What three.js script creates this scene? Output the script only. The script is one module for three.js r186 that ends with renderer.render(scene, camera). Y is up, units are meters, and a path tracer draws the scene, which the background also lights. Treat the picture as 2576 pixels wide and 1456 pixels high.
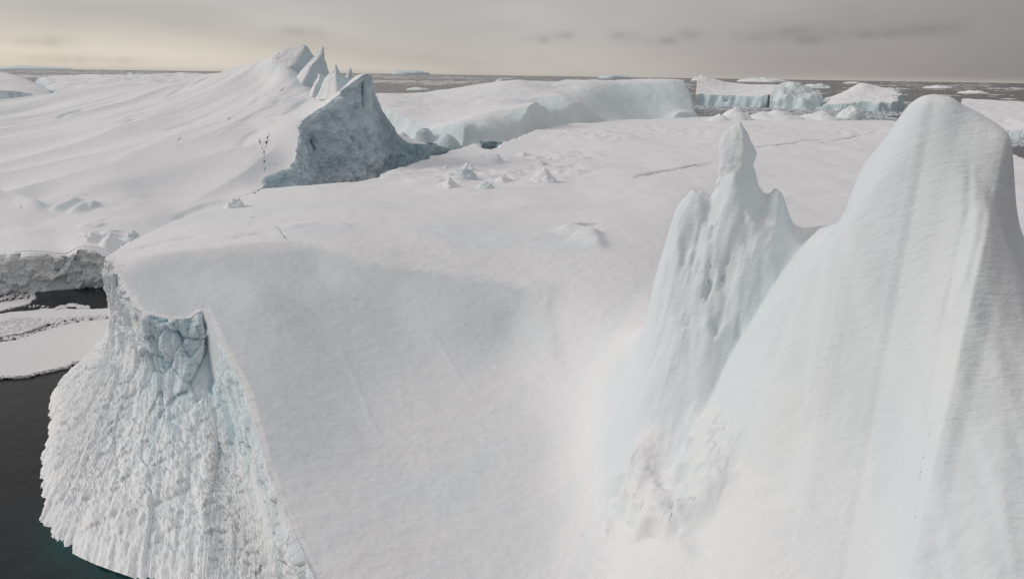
import * as THREE from 'three';
import { mergeGeometries } from 'three/addons/utils/BufferGeometryUtils.js';

// ---------- camera, sky, sun, exposure ----------
const scene = new THREE.Scene();
const camera = new THREE.PerspectiveCamera(45.93, 1024 / 578, 1, 120000);
camera.position.set(0, 100, 0);
camera.rotation.order = 'YXZ';
camera.rotation.set(-0.3052, 0, 0.01436);
camera.updateMatrixWorld(true);
const renderer = new THREE.WebGLRenderer({ antialias: true });
renderer.setSize(1024, 578);
renderer.toneMapping = THREE.LinearToneMapping;
renderer.toneMappingExposure = 1.0;
renderer.outputColorSpace = THREE.SRGBColorSpace;
renderer.shadowMap.enabled = true;
const SUN = new THREE.Vector3(-0.87, 0.45, -0.02).normalize();
const sun = new THREE.DirectionalLight(new THREE.Color(1.0, 0.965, 0.925), 1.3);
sun.position.copy(SUN).multiplyScalar(2500);
sun.castShadow = true; sun.shadow.radius = 45;
Object.assign(sun.shadow.camera, { left: -2500, right: 2500, top: 2500, bottom: -2500, near: 10, far: 8000 });
scene.add(sun);

// ---------- small maths ----------
let seed = 90210;
const rnd = () => { seed = (seed * 1664525 + 1013904223) >>> 0; return seed / 4294967296; };
const clamp = (x, a = 0, b = 1) => Math.max(a, Math.min(b, x));
const sstep = (a, b, x) => { const t = clamp((x - a) / (b - a)); return t * t * (3 - 2 * t); };
const lerp = (a, b, t) => a + (b - a) * t;
const PERM = new Uint8Array(512);
{ const p = [...Array(256).keys()]; for (let i = 255; i > 0; i--) { const j = Math.floor(rnd() * (i + 1)); [p[i], p[j]] = [p[j], p[i]]; } for (let i = 0; i < 512; i++) PERM[i] = p[i & 255]; }
const fd = t => t * t * t * (t * (t * 6 - 15) + 10);
function gr(h, x, y, z) { const g = h & 15, u = g < 8 ? x : y, v = g < 4 ? y : g === 12 || g === 14 ? x : z; return ((g & 1) ? -u : u) + ((g & 2) ? -v : v); }
function noise(x, y, z = 0, per = 256) {
  let X = Math.floor(x), Y = Math.floor(y), Z = Math.floor(z); x -= X; y -= Y; z -= Z;
  const w = n => ((n % per) + per) % per & 255;
  const X0 = w(X), X1 = w(X + 1), Y0 = w(Y), Y1 = w(Y + 1), Z0 = Z & 255, Z1 = (Z + 1) & 255;
  const u = fd(x), v = fd(y), q = fd(z);
  const h = (a, b, c) => PERM[PERM[PERM[a] + b] + c];
  return lerp(lerp(lerp(gr(h(X0, Y0, Z0), x, y, z), gr(h(X1, Y0, Z0), x - 1, y, z), u), lerp(gr(h(X0, Y1, Z0), x, y - 1, z), gr(h(X1, Y1, Z0), x - 1, y - 1, z), u), v),
    lerp(lerp(gr(h(X0, Y0, Z1), x, y, z - 1), gr(h(X1, Y0, Z1), x - 1, y, z - 1), u), lerp(gr(h(X0, Y1, Z1), x, y - 1, z - 1), gr(h(X1, Y1, Z1), x - 1, y - 1, z - 1), u), v), q);
}
function fbm(x, y, z = 0, oct = 4, gain = 0.5) { let a = 1, s = 0; for (let i = 0; i < oct; i++) { s += a * noise(x, y, z + i * 7.3); x *= 2.03; y *= 2.03; z *= 2.03; a *= gain; } return s; }
function ridged(x, y, z = 0, oct = 3) { let a = 1, s = 0; for (let i = 0; i < oct; i++) { s += a * (1 - 2 * Math.abs(noise(x, y, z + i * 5.1))); x *= 2.1; y *= 2.1; z *= 2.1; a *= 0.5; } return s; }
const hash2 = (i, j) => { let h = (i * 374761393 + j * 668265263) | 0; h = Math.imul(h ^ (h >>> 13), 1274126177); return ((h ^ (h >>> 16)) >>> 0) / 4294967296; };
// cells with a random tilted offset: broken blocky ice. returns [offset -1..1, closeness to a cell border 0..1]
function blocky(x, y) {
  const X = Math.floor(x), Y = Math.floor(y); let d1 = 9, d2 = 9, bi = 0, bj = 0, bx = 0, by = 0;
  for (let i = -1; i <= 1; i++) for (let j = -1; j <= 1; j++) {
    const cx = X + i + 0.1 + 0.8 * hash2(X + i, Y + j), cy = Y + j + 0.1 + 0.8 * hash2(X + i + 57, Y + j + 131), d = Math.hypot(cx - x, cy - y);
    if (d < d1) { d2 = d1; d1 = d; bi = X + i; bj = Y + j; bx = x - cx; by = y - cy; } else if (d < d2) d2 = d;
  }
  const o = 2 * hash2(bi + 11, bj + 29) - 1 + bx * (2 * hash2(bi + 3, bj) - 1) * 1.2 + by * (2 * hash2(bi, bj + 5) - 1) * 1.2;
  return [o, 1 - sstep(0, 0.14, d2 - d1)];
}
function pchip(pts) {               // monotone interpolation through [x, y] points
  pts = pts.slice().sort((a, b) => a[0] - b[0]);
  const n = pts.length, m = [], d = [];
  for (let i = 0; i < n - 1; i++) d.push((pts[i + 1][1] - pts[i][1]) / (pts[i + 1][0] - pts[i][0] || 1e-6));
  for (let i = 0; i < n; i++) m.push(i === 0 ? d[0] : i === n - 1 ? d[n - 2] : d[i - 1] * d[i] <= 0 ? 0 : 2 * d[i - 1] * d[i] / (d[i - 1] + d[i]));
  return x => {
    if (x <= pts[0][0]) return pts[0][1] + m[0] * (x - pts[0][0]);
    if (x >= pts[n - 1][0]) return pts[n - 1][1] + m[n - 1] * (x - pts[n - 1][0]);
    let i = 0; while (x > pts[i + 1][0]) i++;
    const h = pts[i + 1][0] - pts[i][0], t = (x - pts[i][0]) / h, t2 = t * t, t3 = t2 * t;
    return (2 * t3 - 3 * t2 + 1) * pts[i][1] + (t3 - 2 * t2 + t) * h * m[i] + (-2 * t3 + 3 * t2) * pts[i + 1][1] + (t3 - t2) * h * m[i + 1];
  };
}
// survey: a sight line measured on the photograph (2576 x 1456) met with a height or a distance
function sight(px, py) { return new THREE.Vector3((px - 1288) / 1718, (728 - py) / 1718, -1).applyQuaternion(camera.quaternion); }
function atH(px, py, h) { const r = sight(px, py), k = (h - 100) / r.y; return new THREE.Vector3(r.x * k, h, r.z * k); }
function atD(px, py, d) { const r = sight(px, py), k = d / -r.z; return new THREE.Vector3(r.x * k, 100 + r.y * k, -d); }
function atXD(px, d, h) { const r = sight(px, 187), k = d / -r.z; return new THREE.Vector3(r.x * k, h, -d); }
// thin plate spline of height over (bearing, log distance)
function spline(points, smooth = 1e-5) {
  const n = points.length, U = points.map(p => [p.x / -p.z * 1.6, Math.log(-p.z)]), N = n + 3;
  const A = Array.from({ length: N }, () => new Float64Array(N + 1));
  const K = r2 => r2 < 1e-12 ? 0 : 0.5 * r2 * Math.log(r2);
  for (let i = 0; i < n; i++) {
    for (let j = 0; j < n; j++) A[i][j] = K((U[i][0] - U[j][0]) ** 2 + (U[i][1] - U[j][1]) ** 2);
    A[i][i] += smooth; A[i][n] = A[n][i] = 1; A[i][n + 1] = A[n + 1][i] = U[i][0]; A[i][n + 2] = A[n + 2][i] = U[i][1]; A[i][N] = points[i].y;
  }
  for (let c = 0; c < N; c++) {
    let p = c; for (let r = c + 1; r < N; r++) if (Math.abs(A[r][c]) > Math.abs(A[p][c])) p = r;
    [A[c], A[p]] = [A[p], A[c]];
    for (let r = c + 1; r < N; r++) { const f = A[r][c] / A[c][c]; if (f) for (let k = c; k <= N; k++) A[r][k] -= f * A[c][k]; }
  }
  const w = new Float64Array(N);
  for (let r = N - 1; r >= 0; r--) { let s = A[r][N]; for (let k = r + 1; k < N; k++) s -= A[r][k] * w[k]; w[r] = s / A[r][r]; }
  return (x, z) => {
    const d = Math.max(-z, 1), u = x / d * 1.6, v = Math.log(d); let s = w[n] + w[n + 1] * u + w[n + 2] * v;
    for (let i = 0; i < n; i++) { const a = u - U[i][0], b = v - U[i][1], r2 = a * a + b * b; if (r2 > 1e-12) s += w[i] * 0.5 * r2 * Math.log(r2); }
    return s;
  };
}
function inside(poly) {             // signed distance to an outline on the water, positive inside
  return (x, z) => {
    let d = 1e12, c = false;
    for (let i = 0, j = poly.length - 1; i < poly.length; j = i++) {
      const a = poly[j], b = poly[i], ex = b.x - a.x, ez = b.z - a.z, t = clamp(((x - a.x) * ex + (z - a.z) * ez) / (ex * ex + ez * ez + 1e-9));
      d = Math.min(d, (x - a.x - ex * t) ** 2 + (z - a.z - ez * t) ** 2);
      if ((a.z > z) !== (b.z > z) && x < ex * (z - a.z) / (b.z - a.z) + a.x) c = !c;
    }
    return (c ? 1 : -1) * Math.sqrt(d);
  };
}
const smax = (a, b, k) => { const h = Math.max(k - Math.abs(a - b), 0) / k; return Math.max(a, b) + h * h * k * 0.25; };
function along(poly) {              // distance to an open line, and where on it
  return (x, z) => {
    let best = 1e12, s = 0, side = 0;
    for (let i = 0; i < poly.length - 1; i++) {
      const a = poly[i], b = poly[i + 1], ex = b.x - a.x, ez = b.z - a.z, t = clamp(((x - a.x) * ex + (z - a.z) * ez) / (ex * ex + ez * ez + 1e-9));
      const d = (x - a.x - ex * t) ** 2 + (z - a.z - ez * t) ** 2;
      if (d < best) { best = d; s = (i + t) / (poly.length - 1); side = Math.sign((x - a.x) * ez - (z - a.z) * ex); }
    }
    return [Math.sqrt(best), s, side];
  };
}

// ---------- the sky ----------
{
  const W = 1024, H = 512, data = new Float32Array(W * H * 4);
  const lin = c => c.map(v => { v /= 255; return v <= 0.04045 ? v / 12.92 : ((v + 0.055) / 1.055) ** 2.4; });
  const cl = { lh: lin([222, 213, 196]), ch: lin([197, 191, 185]), rh: lin([134, 129, 130]), lt: lin([192, 189, 185]), ct: lin([184, 181, 179]), rt: lin([151, 146, 146]), z: lin([180, 181, 184]) };
  const mix3 = (a, b, t) => [0, 1, 2].map(i => lerp(a[i], b[i], t));
  const puffs = [[1355, 97, 32, 6], [1572, 92, 34, 7], [1733, 84, 30, 8], [2010, 78, 55, 10], [2035, 100, 40, 8], [2200, 85, 50, 7], [1900, 95, 40, 6], [130, 103, 34, 6], [60, 105, 30, 4], [1420, 90, 20, 5], [760, 80, 60, 7], [40, 140, 90, 3.5], [230, 152, 90, 3], [1670, 103, 40, 6], [2330, 75, 50, 8]].map(([x, y, w, h]) => { const s = sight(x, y).normalize(); return { az: Math.atan2(s.x, -s.z), el: Math.asin(s.y), w: w / 1718, h: h / 1718 }; });
  for (let j = 0; j < H; j++) for (let i = 0; i < W; i++) {
    if ((j + 0.5) / H < 0.475 && j > 0) { data.copyWithin((j * W + i) * 4, i * 4, i * 4 + 4); continue; }
    const th = ((i + 0.5) / W - 0.5) * 2 * Math.PI, el = ((j + 0.5) / H - 0.5) * Math.PI;
    const dx = Math.cos(th), dz = Math.sin(th), az = Math.atan2(dx, -dz), e = Math.max(el, 0);
    const side = dx * Math.cos(0.15) ;                                       // -1 left .. 1 right
    const k = clamp(0.5 + side * 0.82), hz = k < 0.5 ? mix3(cl.lh, cl.ch, k * 2) : mix3(cl.ch, cl.rh, k * 2 - 1), tp = k < 0.5 ? mix3(cl.lt, cl.ct, k * 2) : mix3(cl.ct, cl.rt, k * 2 - 1);
    let c = mix3(hz, tp, sstep(0, 0.085, e));
    c = mix3(c, cl.z, sstep(0.1, 0.9, e) * 0.95);
    { const rear = sstep(-0.2, 0.9, dz + 0.35 * dx) * (1 - sstep(0.5, 1.2, e)); c = c.map(v => v * (1 - 0.14 * rear)); }
    const n = fbm(dx * 5 + e * 4, dz * 5, e * 34, 5), n2 = fbm(dx * 2.2, dz * 2.2 + 9, e * 9, 4);
    let f = 1 + 0.06 * n + 0.10 * n2;
    const band = Math.exp(-(((e - 0.034 + 0.12 * (az + 0.28)) / 0.016) ** 2)) * sstep(-0.75, -0.4, az) * (1 - sstep(-0.08, 0.05, az));
    f *= 1 - 0.11 * band;
    for (const p of puffs) {
      const a = (az - p.az) / p.w, b = (e - p.el) / p.h;
      if (a * a + b * b < 9) f *= 1 - 0.22 * Math.exp(-(a * a + b * b)) * (0.55 + 1.5 * Math.max(0, 0.35 + noise(az * 60, e * 260, 4)));
    }
    const glow = 1 + 0.10 * Math.exp(-(((az + 0.66) / 0.16) ** 2) - (((e - 0.020) / 0.009) ** 2));
    const o = (j * W + i) * 4; for (let q = 0; q < 3; q++) data[o + q] = c[q] * f * glow; data[o + 3] = 1;
  }
  const sky = new THREE.DataTexture(data, W, H, THREE.RGBAFormat, THREE.FloatType);
  sky.mapping = THREE.EquirectangularReflectionMapping; sky.colorSpace = THREE.LinearSRGBColorSpace;
  sky.magFilter = THREE.LinearFilter; sky.minFilter = THREE.LinearFilter; sky.needsUpdate = true;
  scene.background = sky; scene.environment = sky;
}

// ---------- materials ----------
function tile(size, f) {            // a grey texture from a periodic function of two numbers 0..1
  const d = new Uint8Array(size * size * 4); let lo = 1e9, hi = -1e9; const v = new Float32Array(size * size);
  for (let j = 0; j < size; j++) for (let i = 0; i < size; i++) { const q = f(i / size, j / size); v[j * size + i] = q; lo = Math.min(lo, q); hi = Math.max(hi, q); }
  for (let i = 0; i < v.length; i++) { const g = Math.round(255 * (v[i] - lo) / (hi - lo)); d[i * 4] = d[i * 4 + 1] = d[i * 4 + 2] = g; d[i * 4 + 3] = 255; }
  const t = new THREE.DataTexture(d, size, size); t.wrapS = t.wrapT = THREE.RepeatWrapping; t.magFilter = THREE.LinearFilter; t.minFilter = THREE.LinearMipmapLinearFilter; t.generateMipmaps = true; t.needsUpdate = true; return t;
}
const pf = (u, v, f, z, oct) => { let s = 0, a = 1; for (let i = 0; i < oct; i++) { s += a * noise(u * f, v * f, z + i * 3.7, f); f *= 2; a *= 0.55; } return s; };
const snowBump = tile(512, (u, v) => pf(u, v, 16, 1.5, 5));
const rippleBump = tile(640, (u, v) => pf(u, v, 12, 2.5, 5) * 0.6 + (() => { let s = 0, a = 1; for (let i = 0, f = 8; i < 4; i++, f *= 2) { s += a * noisePeriod(u * f, v * f * 2, i * 3.3, f, f * 2); a *= 0.65; } return s; })());
function noisePeriod(x, y, z, px, py) {   // noise with its own period on each axis
  const X = Math.floor(x), Y = Math.floor(y), fx = x - X, fy = y - Y, u = fd(fx), v = fd(fy), zz = Math.floor(z * 10);
  const g = (i, j, a, b) => { const h = PERM[PERM[((i % px) + px) % px & 255] + (((j % py) + py) % py & 255)] + zz; return gr(PERM[h & 255], a, b, 0.3); };
  return lerp(lerp(g(X, Y, fx, fy), g(X + 1, Y, fx - 1, fy), u), lerp(g(X, Y + 1, fx, fy - 1), g(X + 1, Y + 1, fx - 1, fy - 1), u), v);
}
const waveBump = tile(384, (u, v) => pf(u, v, 6, 4.5, 6));
const scaled = (t, s) => { const c = t.clone(); c.repeat.set(s, s); c.needsUpdate = true; return c; };
const M = {
  snow: new THREE.MeshStandardMaterial({ vertexColors: true, roughness: 0.95, bumpMap: scaled(rippleBump, 1 / 22), bumpScale: 0.14 }),
  ice: new THREE.MeshPhysicalMaterial({ vertexColors: true, roughness: 0.6, bumpMap: scaled(snowBump, 1 / 14), bumpScale: 0.3 }),
  farSnow: new THREE.MeshStandardMaterial({ vertexColors: true, roughness: 0.95, bumpMap: scaled(snowBump, 1 / 90), bumpScale: 0.3 }),
  floe: new THREE.MeshStandardMaterial({ color: new THREE.Color(0.80, 0.79, 0.79), roughness: 0.95, bumpMap: scaled(snowBump, 1 / 10), bumpScale: 0.15 }),
  wetIce: new THREE.MeshStandardMaterial({ color: new THREE.Color(0.66, 0.68, 0.69), roughness: 0.8 }),
  crack: new THREE.MeshStandardMaterial({ color: new THREE.Color(0.07, 0.085, 0.095), roughness: 0.9, side: THREE.DoubleSide }),
  seam: new THREE.MeshStandardMaterial({ color: new THREE.Color(0.42, 0.45, 0.47), roughness: 0.9, side: THREE.DoubleSide }),
  blueIce: new THREE.MeshStandardMaterial({ color: new THREE.Color(0.55, 0.68, 0.73), roughness: 0.6 }),
  sea: new THREE.MeshPhysicalMaterial({ vertexColors: true, roughness: 0.24, ior: 1.33, specularIntensity: 0.68, bumpMap: scaled(waveBump, 1 / 26), bumpScale: 0.10 }),
};
const SNOW = [0.872, 0.86, 0.866], ICE = [0.70, 0.785, 0.815], DEEP = [0.36, 0.49, 0.55];
const mixc = (a, b, t) => [lerp(a[0], b[0], t), lerp(a[1], b[1], t), lerp(a[2], b[2], t)];

// ---------- object helpers ----------
const taken = {};
function numbered(n) { const k = taken[n] = (taken[n] ?? -1) + 1; return k ? `${n}_${String(k).padStart(3, '0')}` : n; }
function thing(name, label, category, group) { const o = new THREE.Group(); o.name = numbered(name); o.userData = { label, category }; if (group) o.userData.group = group; scene.add(o); return o; }
function tag(o, label, category, group) { o.userData = { label, category }; if (group) o.userData.group = group; return o; }
function mesh(name, geo, mat, parent = scene) { const m = new THREE.Mesh(geo, mat); m.name = parent === scene ? numbered(name) : name; m.castShadow = m.receiveShadow = true; parent.add(m); return m; }
function settle(t, x, y, z) {        // put a thing's origin at its base without moving its parts
  t.position.set(x, y, z); for (const c of t.children) c.geometry.translate(-x, -y, -z);
  return t;
}
function gridGeometry(nu, nv, fn, flip, loop = false) {   // fn(i, j) -> {p, c, uv, part}
  const P = new Float32Array(nu * nv * 3), C = new Float32Array(nu * nv * 3), UV = new Float32Array(nu * nv * 2), part = new Uint8Array(nu * nv), alive = new Uint8Array(nu * nv);
  for (let j = 0; j < nv; j++) for (let i = 0; i < nu; i++) {
    const k = j * nu + i, q = fn(i, j);
    P.set(q.p, k * 3); if (q.c) C.set(q.c, k * 3); if (q.uv) UV.set(q.uv, k * 2); part[k] = q.part || 0; alive[k] = q.dead ? 0 : 1;
  }
  const idx = {};
  for (let j = 0; j < nv - 1; j++) for (let i = 0; i < nu - (loop ? 0 : 1); i++) {
    const i1 = (i + 1) % nu, a = j * nu + i, b = j * nu + i1, c = a + nu, d = b + nu - 0;
    const dd = (j + 1) * nu + i1;
    if (!(alive[a] || alive[b] || alive[c] || alive[dd])) continue;
    (idx[part[a]] ||= []).push(...(flip ? [a, dd, b, a, c, dd] : [a, b, dd, a, dd, c]));
  }
  return { P, C, UV, idx, nu, nv };
}
function toGeometry(G, which) {      // one BufferGeometry of some parts of a grid, with the normals of the whole
  if (!G.N) {
    const g = new THREE.BufferGeometry(), all = Object.values(G.idx); let n = 0; for (const a of all) n += a.length;
    const I = new Uint32Array(n); n = 0; for (const a of all) { I.set(a, n); n += a.length; }
    g.setAttribute('position', new THREE.BufferAttribute(G.P, 3)); g.setIndex(new THREE.BufferAttribute(I, 1)); g.computeVertexNormals(); G.N = g.attributes.normal.array;
  }
  const src = G.idx[which] || [], map = new Map(), I = new Uint32Array(src.length), keep = [];
  for (let k = 0; k < src.length; k++) { let m = map.get(src[k]); if (m === undefined) { m = keep.length; map.set(src[k], m); keep.push(src[k]); } I[k] = m; }
  const g = new THREE.BufferGeometry(), grab = (A, w) => { const o = new Float32Array(keep.length * w); keep.forEach((v, i) => { for (let q = 0; q < w; q++) o[i * w + q] = A[v * w + q]; }); return new THREE.BufferAttribute(o, w); };
  g.setAttribute('position', grab(G.P, 3)); g.setAttribute('normal', grab(G.N, 3)); g.setAttribute('uv', grab(G.UV, 2)); g.setAttribute('color', grab(G.C, 3)); g.setIndex(new THREE.BufferAttribute(I, 1));
  return g;
}
// a snow surface over a fan of ground: hf(x, z) -> height, col(x, y, z, slope) -> colour, part(x, z)
function fan(t0, t1, nT, d0, d1, nD, hf, col, part) {
  const X = new Float32Array(nT * nD), Z = new Float32Array(nT * nD), Y = new Float32Array(nT * nD), PT = new Uint8Array(nT * nD), GAP = new Float32Array(part ? nT * nD : 0);
  for (let j = 0; j < nD; j++) for (let i = 0; i < nT; i++) { const k = j * nT + i, d = d0 * Math.pow(d1 / d0, j / (nD - 1)), x = lerp(t0, t1, i / (nT - 1)) * d; X[k] = x; Z[k] = -d; Y[k] = hf(x, -d); if (part) { PT[k] = part(); GAP[k] = lastGap; } }
  return gridGeometry(nT, nD, (i, j) => {
    const k = j * nT + i, ia = Math.max(i - 1, 0), ib = Math.min(i + 1, nT - 1), ja = Math.max(j - 1, 0), jb = Math.min(j + 1, nD - 1);
    const sx = (Y[j * nT + ib] - Y[j * nT + ia]) / (X[j * nT + ib] - X[j * nT + ia]), sz = (Y[jb * nT + i] - Y[ja * nT + i]) / (Z[jb * nT + i] - Z[ja * nT + i]);
    if (part) lastGap = GAP[k];
    return { p: [X[k], Y[k], Z[k]], c: col(X[k], Y[k], Z[k], Math.hypot(sx, sz), sx, sz), uv: [X[k] + 0.35 * Y[k], Z[k] - Y[k]], part: PT[k], dead: Y[k] < -1.5 };
  });
}
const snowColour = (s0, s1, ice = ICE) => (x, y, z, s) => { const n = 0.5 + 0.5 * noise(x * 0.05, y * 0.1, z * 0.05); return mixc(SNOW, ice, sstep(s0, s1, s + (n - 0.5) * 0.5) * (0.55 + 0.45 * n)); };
// a ridge that crosses the view at distance zc with a measured skyline; fore and aft give its share of height in front of and behind it
function ridge(skyline, zc, fore, aft, soft = 0, skew = 0) {
  const at = skyline.map(([px, py, d = zc]) => { const q = atD(px, py, d); return [q.x / d, q.y, d]; }), P = pchip(at.map(q => [q[0], q[1]])), Z = pchip(at.map(q => [q[0], q[2]]));
  const F = pchip(fore), A = pchip(aft), f1 = fore[fore.length - 1][0], a1 = aft[aft.length - 1][0], t0 = at[0][0], t1 = at[at.length - 1][0];
  return (x, z, floor) => {
    const t = x / -z; if (t < t0 - 0.05 || t > t1) return floor;
    const e = z + Z(clamp(t, t0, t1)), k = e >= 0 ? (e > f1 ? 0 : F(e)) : (-e > a1 ? 0 : A(-e)), w = soft * Math.max(0, e - 1), tc = t - skew * Math.max(0, e - 10) * (0.3 + 0.7 * sstep(0.42, 0.68, t));
    let top = 0; if (w < 0.004) top = P(Math.max(tc, t0)); else { for (let i = -3; i <= 3; i++) top += P(clamp(tc + w * i / 3, t0, t1)) * (4 - Math.abs(i)); top /= 16; }
    const g = (top - floor) * sstep(t0 - 0.05, t0 + 0.06, t);
    return g <= 0 || k <= 0 ? floor : floor + k * g * sstep(0, 6, g) ;
  };
}
function march(hf) { return (px, py, d0 = 60, d1 = 3000) => { const r = sight(px, py); for (let d = d0; d < d1; d *= 1.0015) { const k = d / -r.z, y = 100 + r.y * k; if (y <= hf(r.x * k, -d)) return new THREE.Vector3(r.x * k, y, -d); } return null; }; }

// ---------- the sea ----------
const cliffPairs = [   // [crest px, py, height], [waterline px, py]
  [[300, 640, 33.5], [300, 868]], [[268, 650, 35], [272, 884]], [[272, 656, 35], [244, 900]], [[280, 660, 34.7], [190, 945]], [[286, 664, 34.4], [148, 985]], [[292, 680, 33.6], [128, 1090]], [[302, 702, 32.3], [110, 1225]],
  [[316, 736, 30.6], [124, 1335]], [[340, 770, 28.9], [176, 1388]], [[368, 787, 28.2], [250, 1425]], [[400, 795, 27.8], [340, 1458]], [[460, 803, 27.2], [430, 1490]], [[512, 782, 28], [490, 1520]], [[560, 870, 24], [560, 1560]], [[620, 985, 21], [640, 1605]],
  [[655, 1110, 18.4], [700, 1640]], [[690, 1220, 16], [750, 1670]], [[735, 1325, 14], [810, 1700]], [[785, 1430, 12], [880, 1740]], [[850, 1570, 9], [960, 1790]],
];
const footLine = along(cliffPairs.map(p => atH(p[1][0], p[1][1], 0)));
{
  const nA = 360, nR = 260;
  const G = gridGeometry(nA, nR, (i, j) => {
    const t = i / nA * Math.PI * 2, r = j === 0 ? 0.5 : 20 * Math.pow(60000 / 20, (j - 1) / (nR - 2)), x = Math.cos(t) * r, z = Math.sin(t) * r;
    let c = [0.022, 0.022, 0.024];
    if (r < 400) { const [d, s] = footLine(x, z); const k = Math.exp(-d / 4.5) * sstep(0.30, 0.40, s) * (0.7 + 0.5 * noise(x * 0.12, z * 0.12)); c = mixc(c, [0.012, 0.085, 0.085], clamp(k)); }
    return { p: [x, 0, z], c, uv: [x, z] };
  }, null, true);
  const m = mesh('sea', toGeometry(G, 0), M.sea); m.userData = { kind: 'structure', label: 'dark grey calm sea between the icebergs reaching to the horizon' };
  const n = m.geometry.attributes.normal; for (let i = 0; i < n.count; i++) n.setXYZ(i, 0, 1, 0);
}

// ---------- the near iceberg: bowl, plain, dome, spire, cliff ----------
const H3 = (list) => list.map(([x, y, h]) => atH(x, y, h));
const brow = [[262, 651, 35, 0.6], [400, 640, 36.6, 0.6], [500, 628, 37.6, 0.62], [600, 614, 38.6, 0.62], [700, 606, 39.2, 0.62], [850, 614, 38.6, 0.52], [1000, 645, 35.6, 0.36], [1150, 668, 33, 0.26], [1288, 680, 31.2, 0.22], [1450, 692, 30.6, 0.16], [1600, 692, 30.2, 0.12], [1800, 655, 28, 0.1], [2100, 600, 24, 0.05], [2400, 600, 22, 0], [2800, 600, 20, 0]];
const topSpline = spline([...H3([
  [320, 612, 34.6], [450, 552, 34.5], [580, 507, 33], [660, 479, 31.5], [740, 468, 31], [860, 462, 30], [930, 456, 28], [1010, 425, 23], [1135, 379, 16], [1250, 360, 14],
  [450, 590, 36.4], [600, 560, 37], [800, 520, 36.5], [800, 570, 38.2], [1000, 500, 33.5], [1000, 570, 35.8], [1150, 560, 34.4],
  [1288, 400, 20], [1288, 450, 27], [1288, 500, 31], [1288, 550, 32.4], [1288, 620, 32.2],
  [1420, 312, 11], [1650, 300, 9], [1900, 291, 9], [2240, 302, 9], [2240, 400, 16], [2100, 450, 20], [1900, 350, 15], [1900, 400, 20], [1700, 350, 14], [1700, 420, 22], [1500, 360, 15], [1500, 420, 24],
  [1500, 480, 28], [1700, 480, 26], [1500, 560, 31.4], [1700, 560, 29], [1500, 640, 31], [2060, 600, 22], [2300, 600, 20], [2500, 500, 18]]),
  ...brow.flatMap(([x, y, h]) => { const c = atH(x, y, h), d = -c.z; return [c, atXD(x, d - 25, h), atXD(x, d - 70, h - 1), atXD(x, 60, h)]; })], 2e-4);
const bowlSpline = spline([...H3([
  ...cliffPairs.slice(2).map(p => p[0]),
  [650, 680, 32.6], [650, 740, 30], [650, 800, 26.6], [640, 900, 22.6], [500, 690, 32.2], [420, 700, 31.6], [400, 750, 29.6],
  [800, 680, 31.6], [800, 740, 27.8], [800, 800, 24], [800, 900, 20.4], [800, 1000, 18], [800, 1200, 15], [880, 1420, 11.4],
  [1000, 720, 28.2], [1000, 800, 21.6], [1000, 900, 17.4], [1000, 1000, 14.8], [1000, 1200, 11.4], [1000, 1456, 9.6], [1000, 1900, 7],
  [1288, 740, 26.6], [1288, 800, 21], [1288, 880, 15.4], [1288, 950, 12], [1288, 1100, 9], [1288, 1300, 7.2], [1288, 1456, 6.4], [1288, 1750, 5.8], [1288, 2300, 5],
  [1500, 750, 27], [1500, 900, 18.5], [1500, 1050, 14], [1600, 800, 26], [1600, 890, 28], [1650, 950, 29], [1600, 1010, 25], [1750, 1000, 31.5], [1880, 985, 33.5], [1960, 1030, 32], [1720, 1080, 25.5], [1860, 1085, 28], [1500, 1200, 11], [1500, 1400, 9], [1700, 1150, 21.5], [1700, 1400, 15.5],
  [1900, 1150, 26], [1900, 1400, 21], [2100, 1150, 29], [2100, 1400, 26], [2400, 1000, 31], [2400, 1300, 30], [2700, 1300, 30], [3200, 1200, 28], [1900, 1900, 15], [2600, 1900, 22]]),
  ...[[1930, 715, 150], [1890, 790, 147], [1840, 870, 145], [2000, 760, 145]].map(q => atD(...q)),
  ...brow.flatMap(([x, y, h, m]) => { const c = atH(x, y, h), d = -c.z; return [c, atXD(x, d + 25, h + 25 * m), atXD(x, d + 90, h + 80 * m + 3), atXD(x, d + 400, h + 150 * m + 40)]; })], 2e-4);
let lastGap = 0;
const nearSpline = (x, z) => {
  if (z < -420) { lastGap = -9; return topSpline(x, z); }
  const px = 1288 + 1638 * x / -z, a = topSpline(x, z) + 120 * sstep(1480, 1850, px) * sstep(-205, -135, z), b = bowlSpline(x, z), k = lerp(0.7, 9, sstep(820, 1120, px));
  lastGap = a - b; const q = Math.max(k - Math.abs(a - b), 0) / k; return Math.min(a, b) - q * q * k * 0.25;
};
const nearEdge = inside([
  ...cliffPairs.slice(1).map(p => { const c = atH(...p[0]); return c; }), atH(1000, 2500, 8), new THREE.Vector3(60, 0, -20), new THREE.Vector3(140, 0, -40), new THREE.Vector3(200, 0, -140), new THREE.Vector3(330, 0, -350), new THREE.Vector3(560, 0, -700),
  atH(2340, 330, 8), atH(2240, 303, 8), atH(2100, 305, 8), atH(1960, 292, 8), atH(1870, 288, 8), atH(1760, 296, 8), atH(1650, 300, 8), atH(1540, 303, 9), atH(1430, 312, 10), atH(1340, 335, 12), atH(1272, 358, 14), atH(1256, 371, 15), atH(1236, 376, 15), atH(1214, 373, 15), atH(1200, 360, 14), atH(1140, 378, 16), atH(1060, 405, 20), atH(935, 455, 28),
  atH(860, 462, 30), atH(740, 468, 31), atH(660, 479, 31.5), atH(580, 507, 33), atH(450, 552, 34.5), atH(318, 612, 34.6)]);
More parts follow.
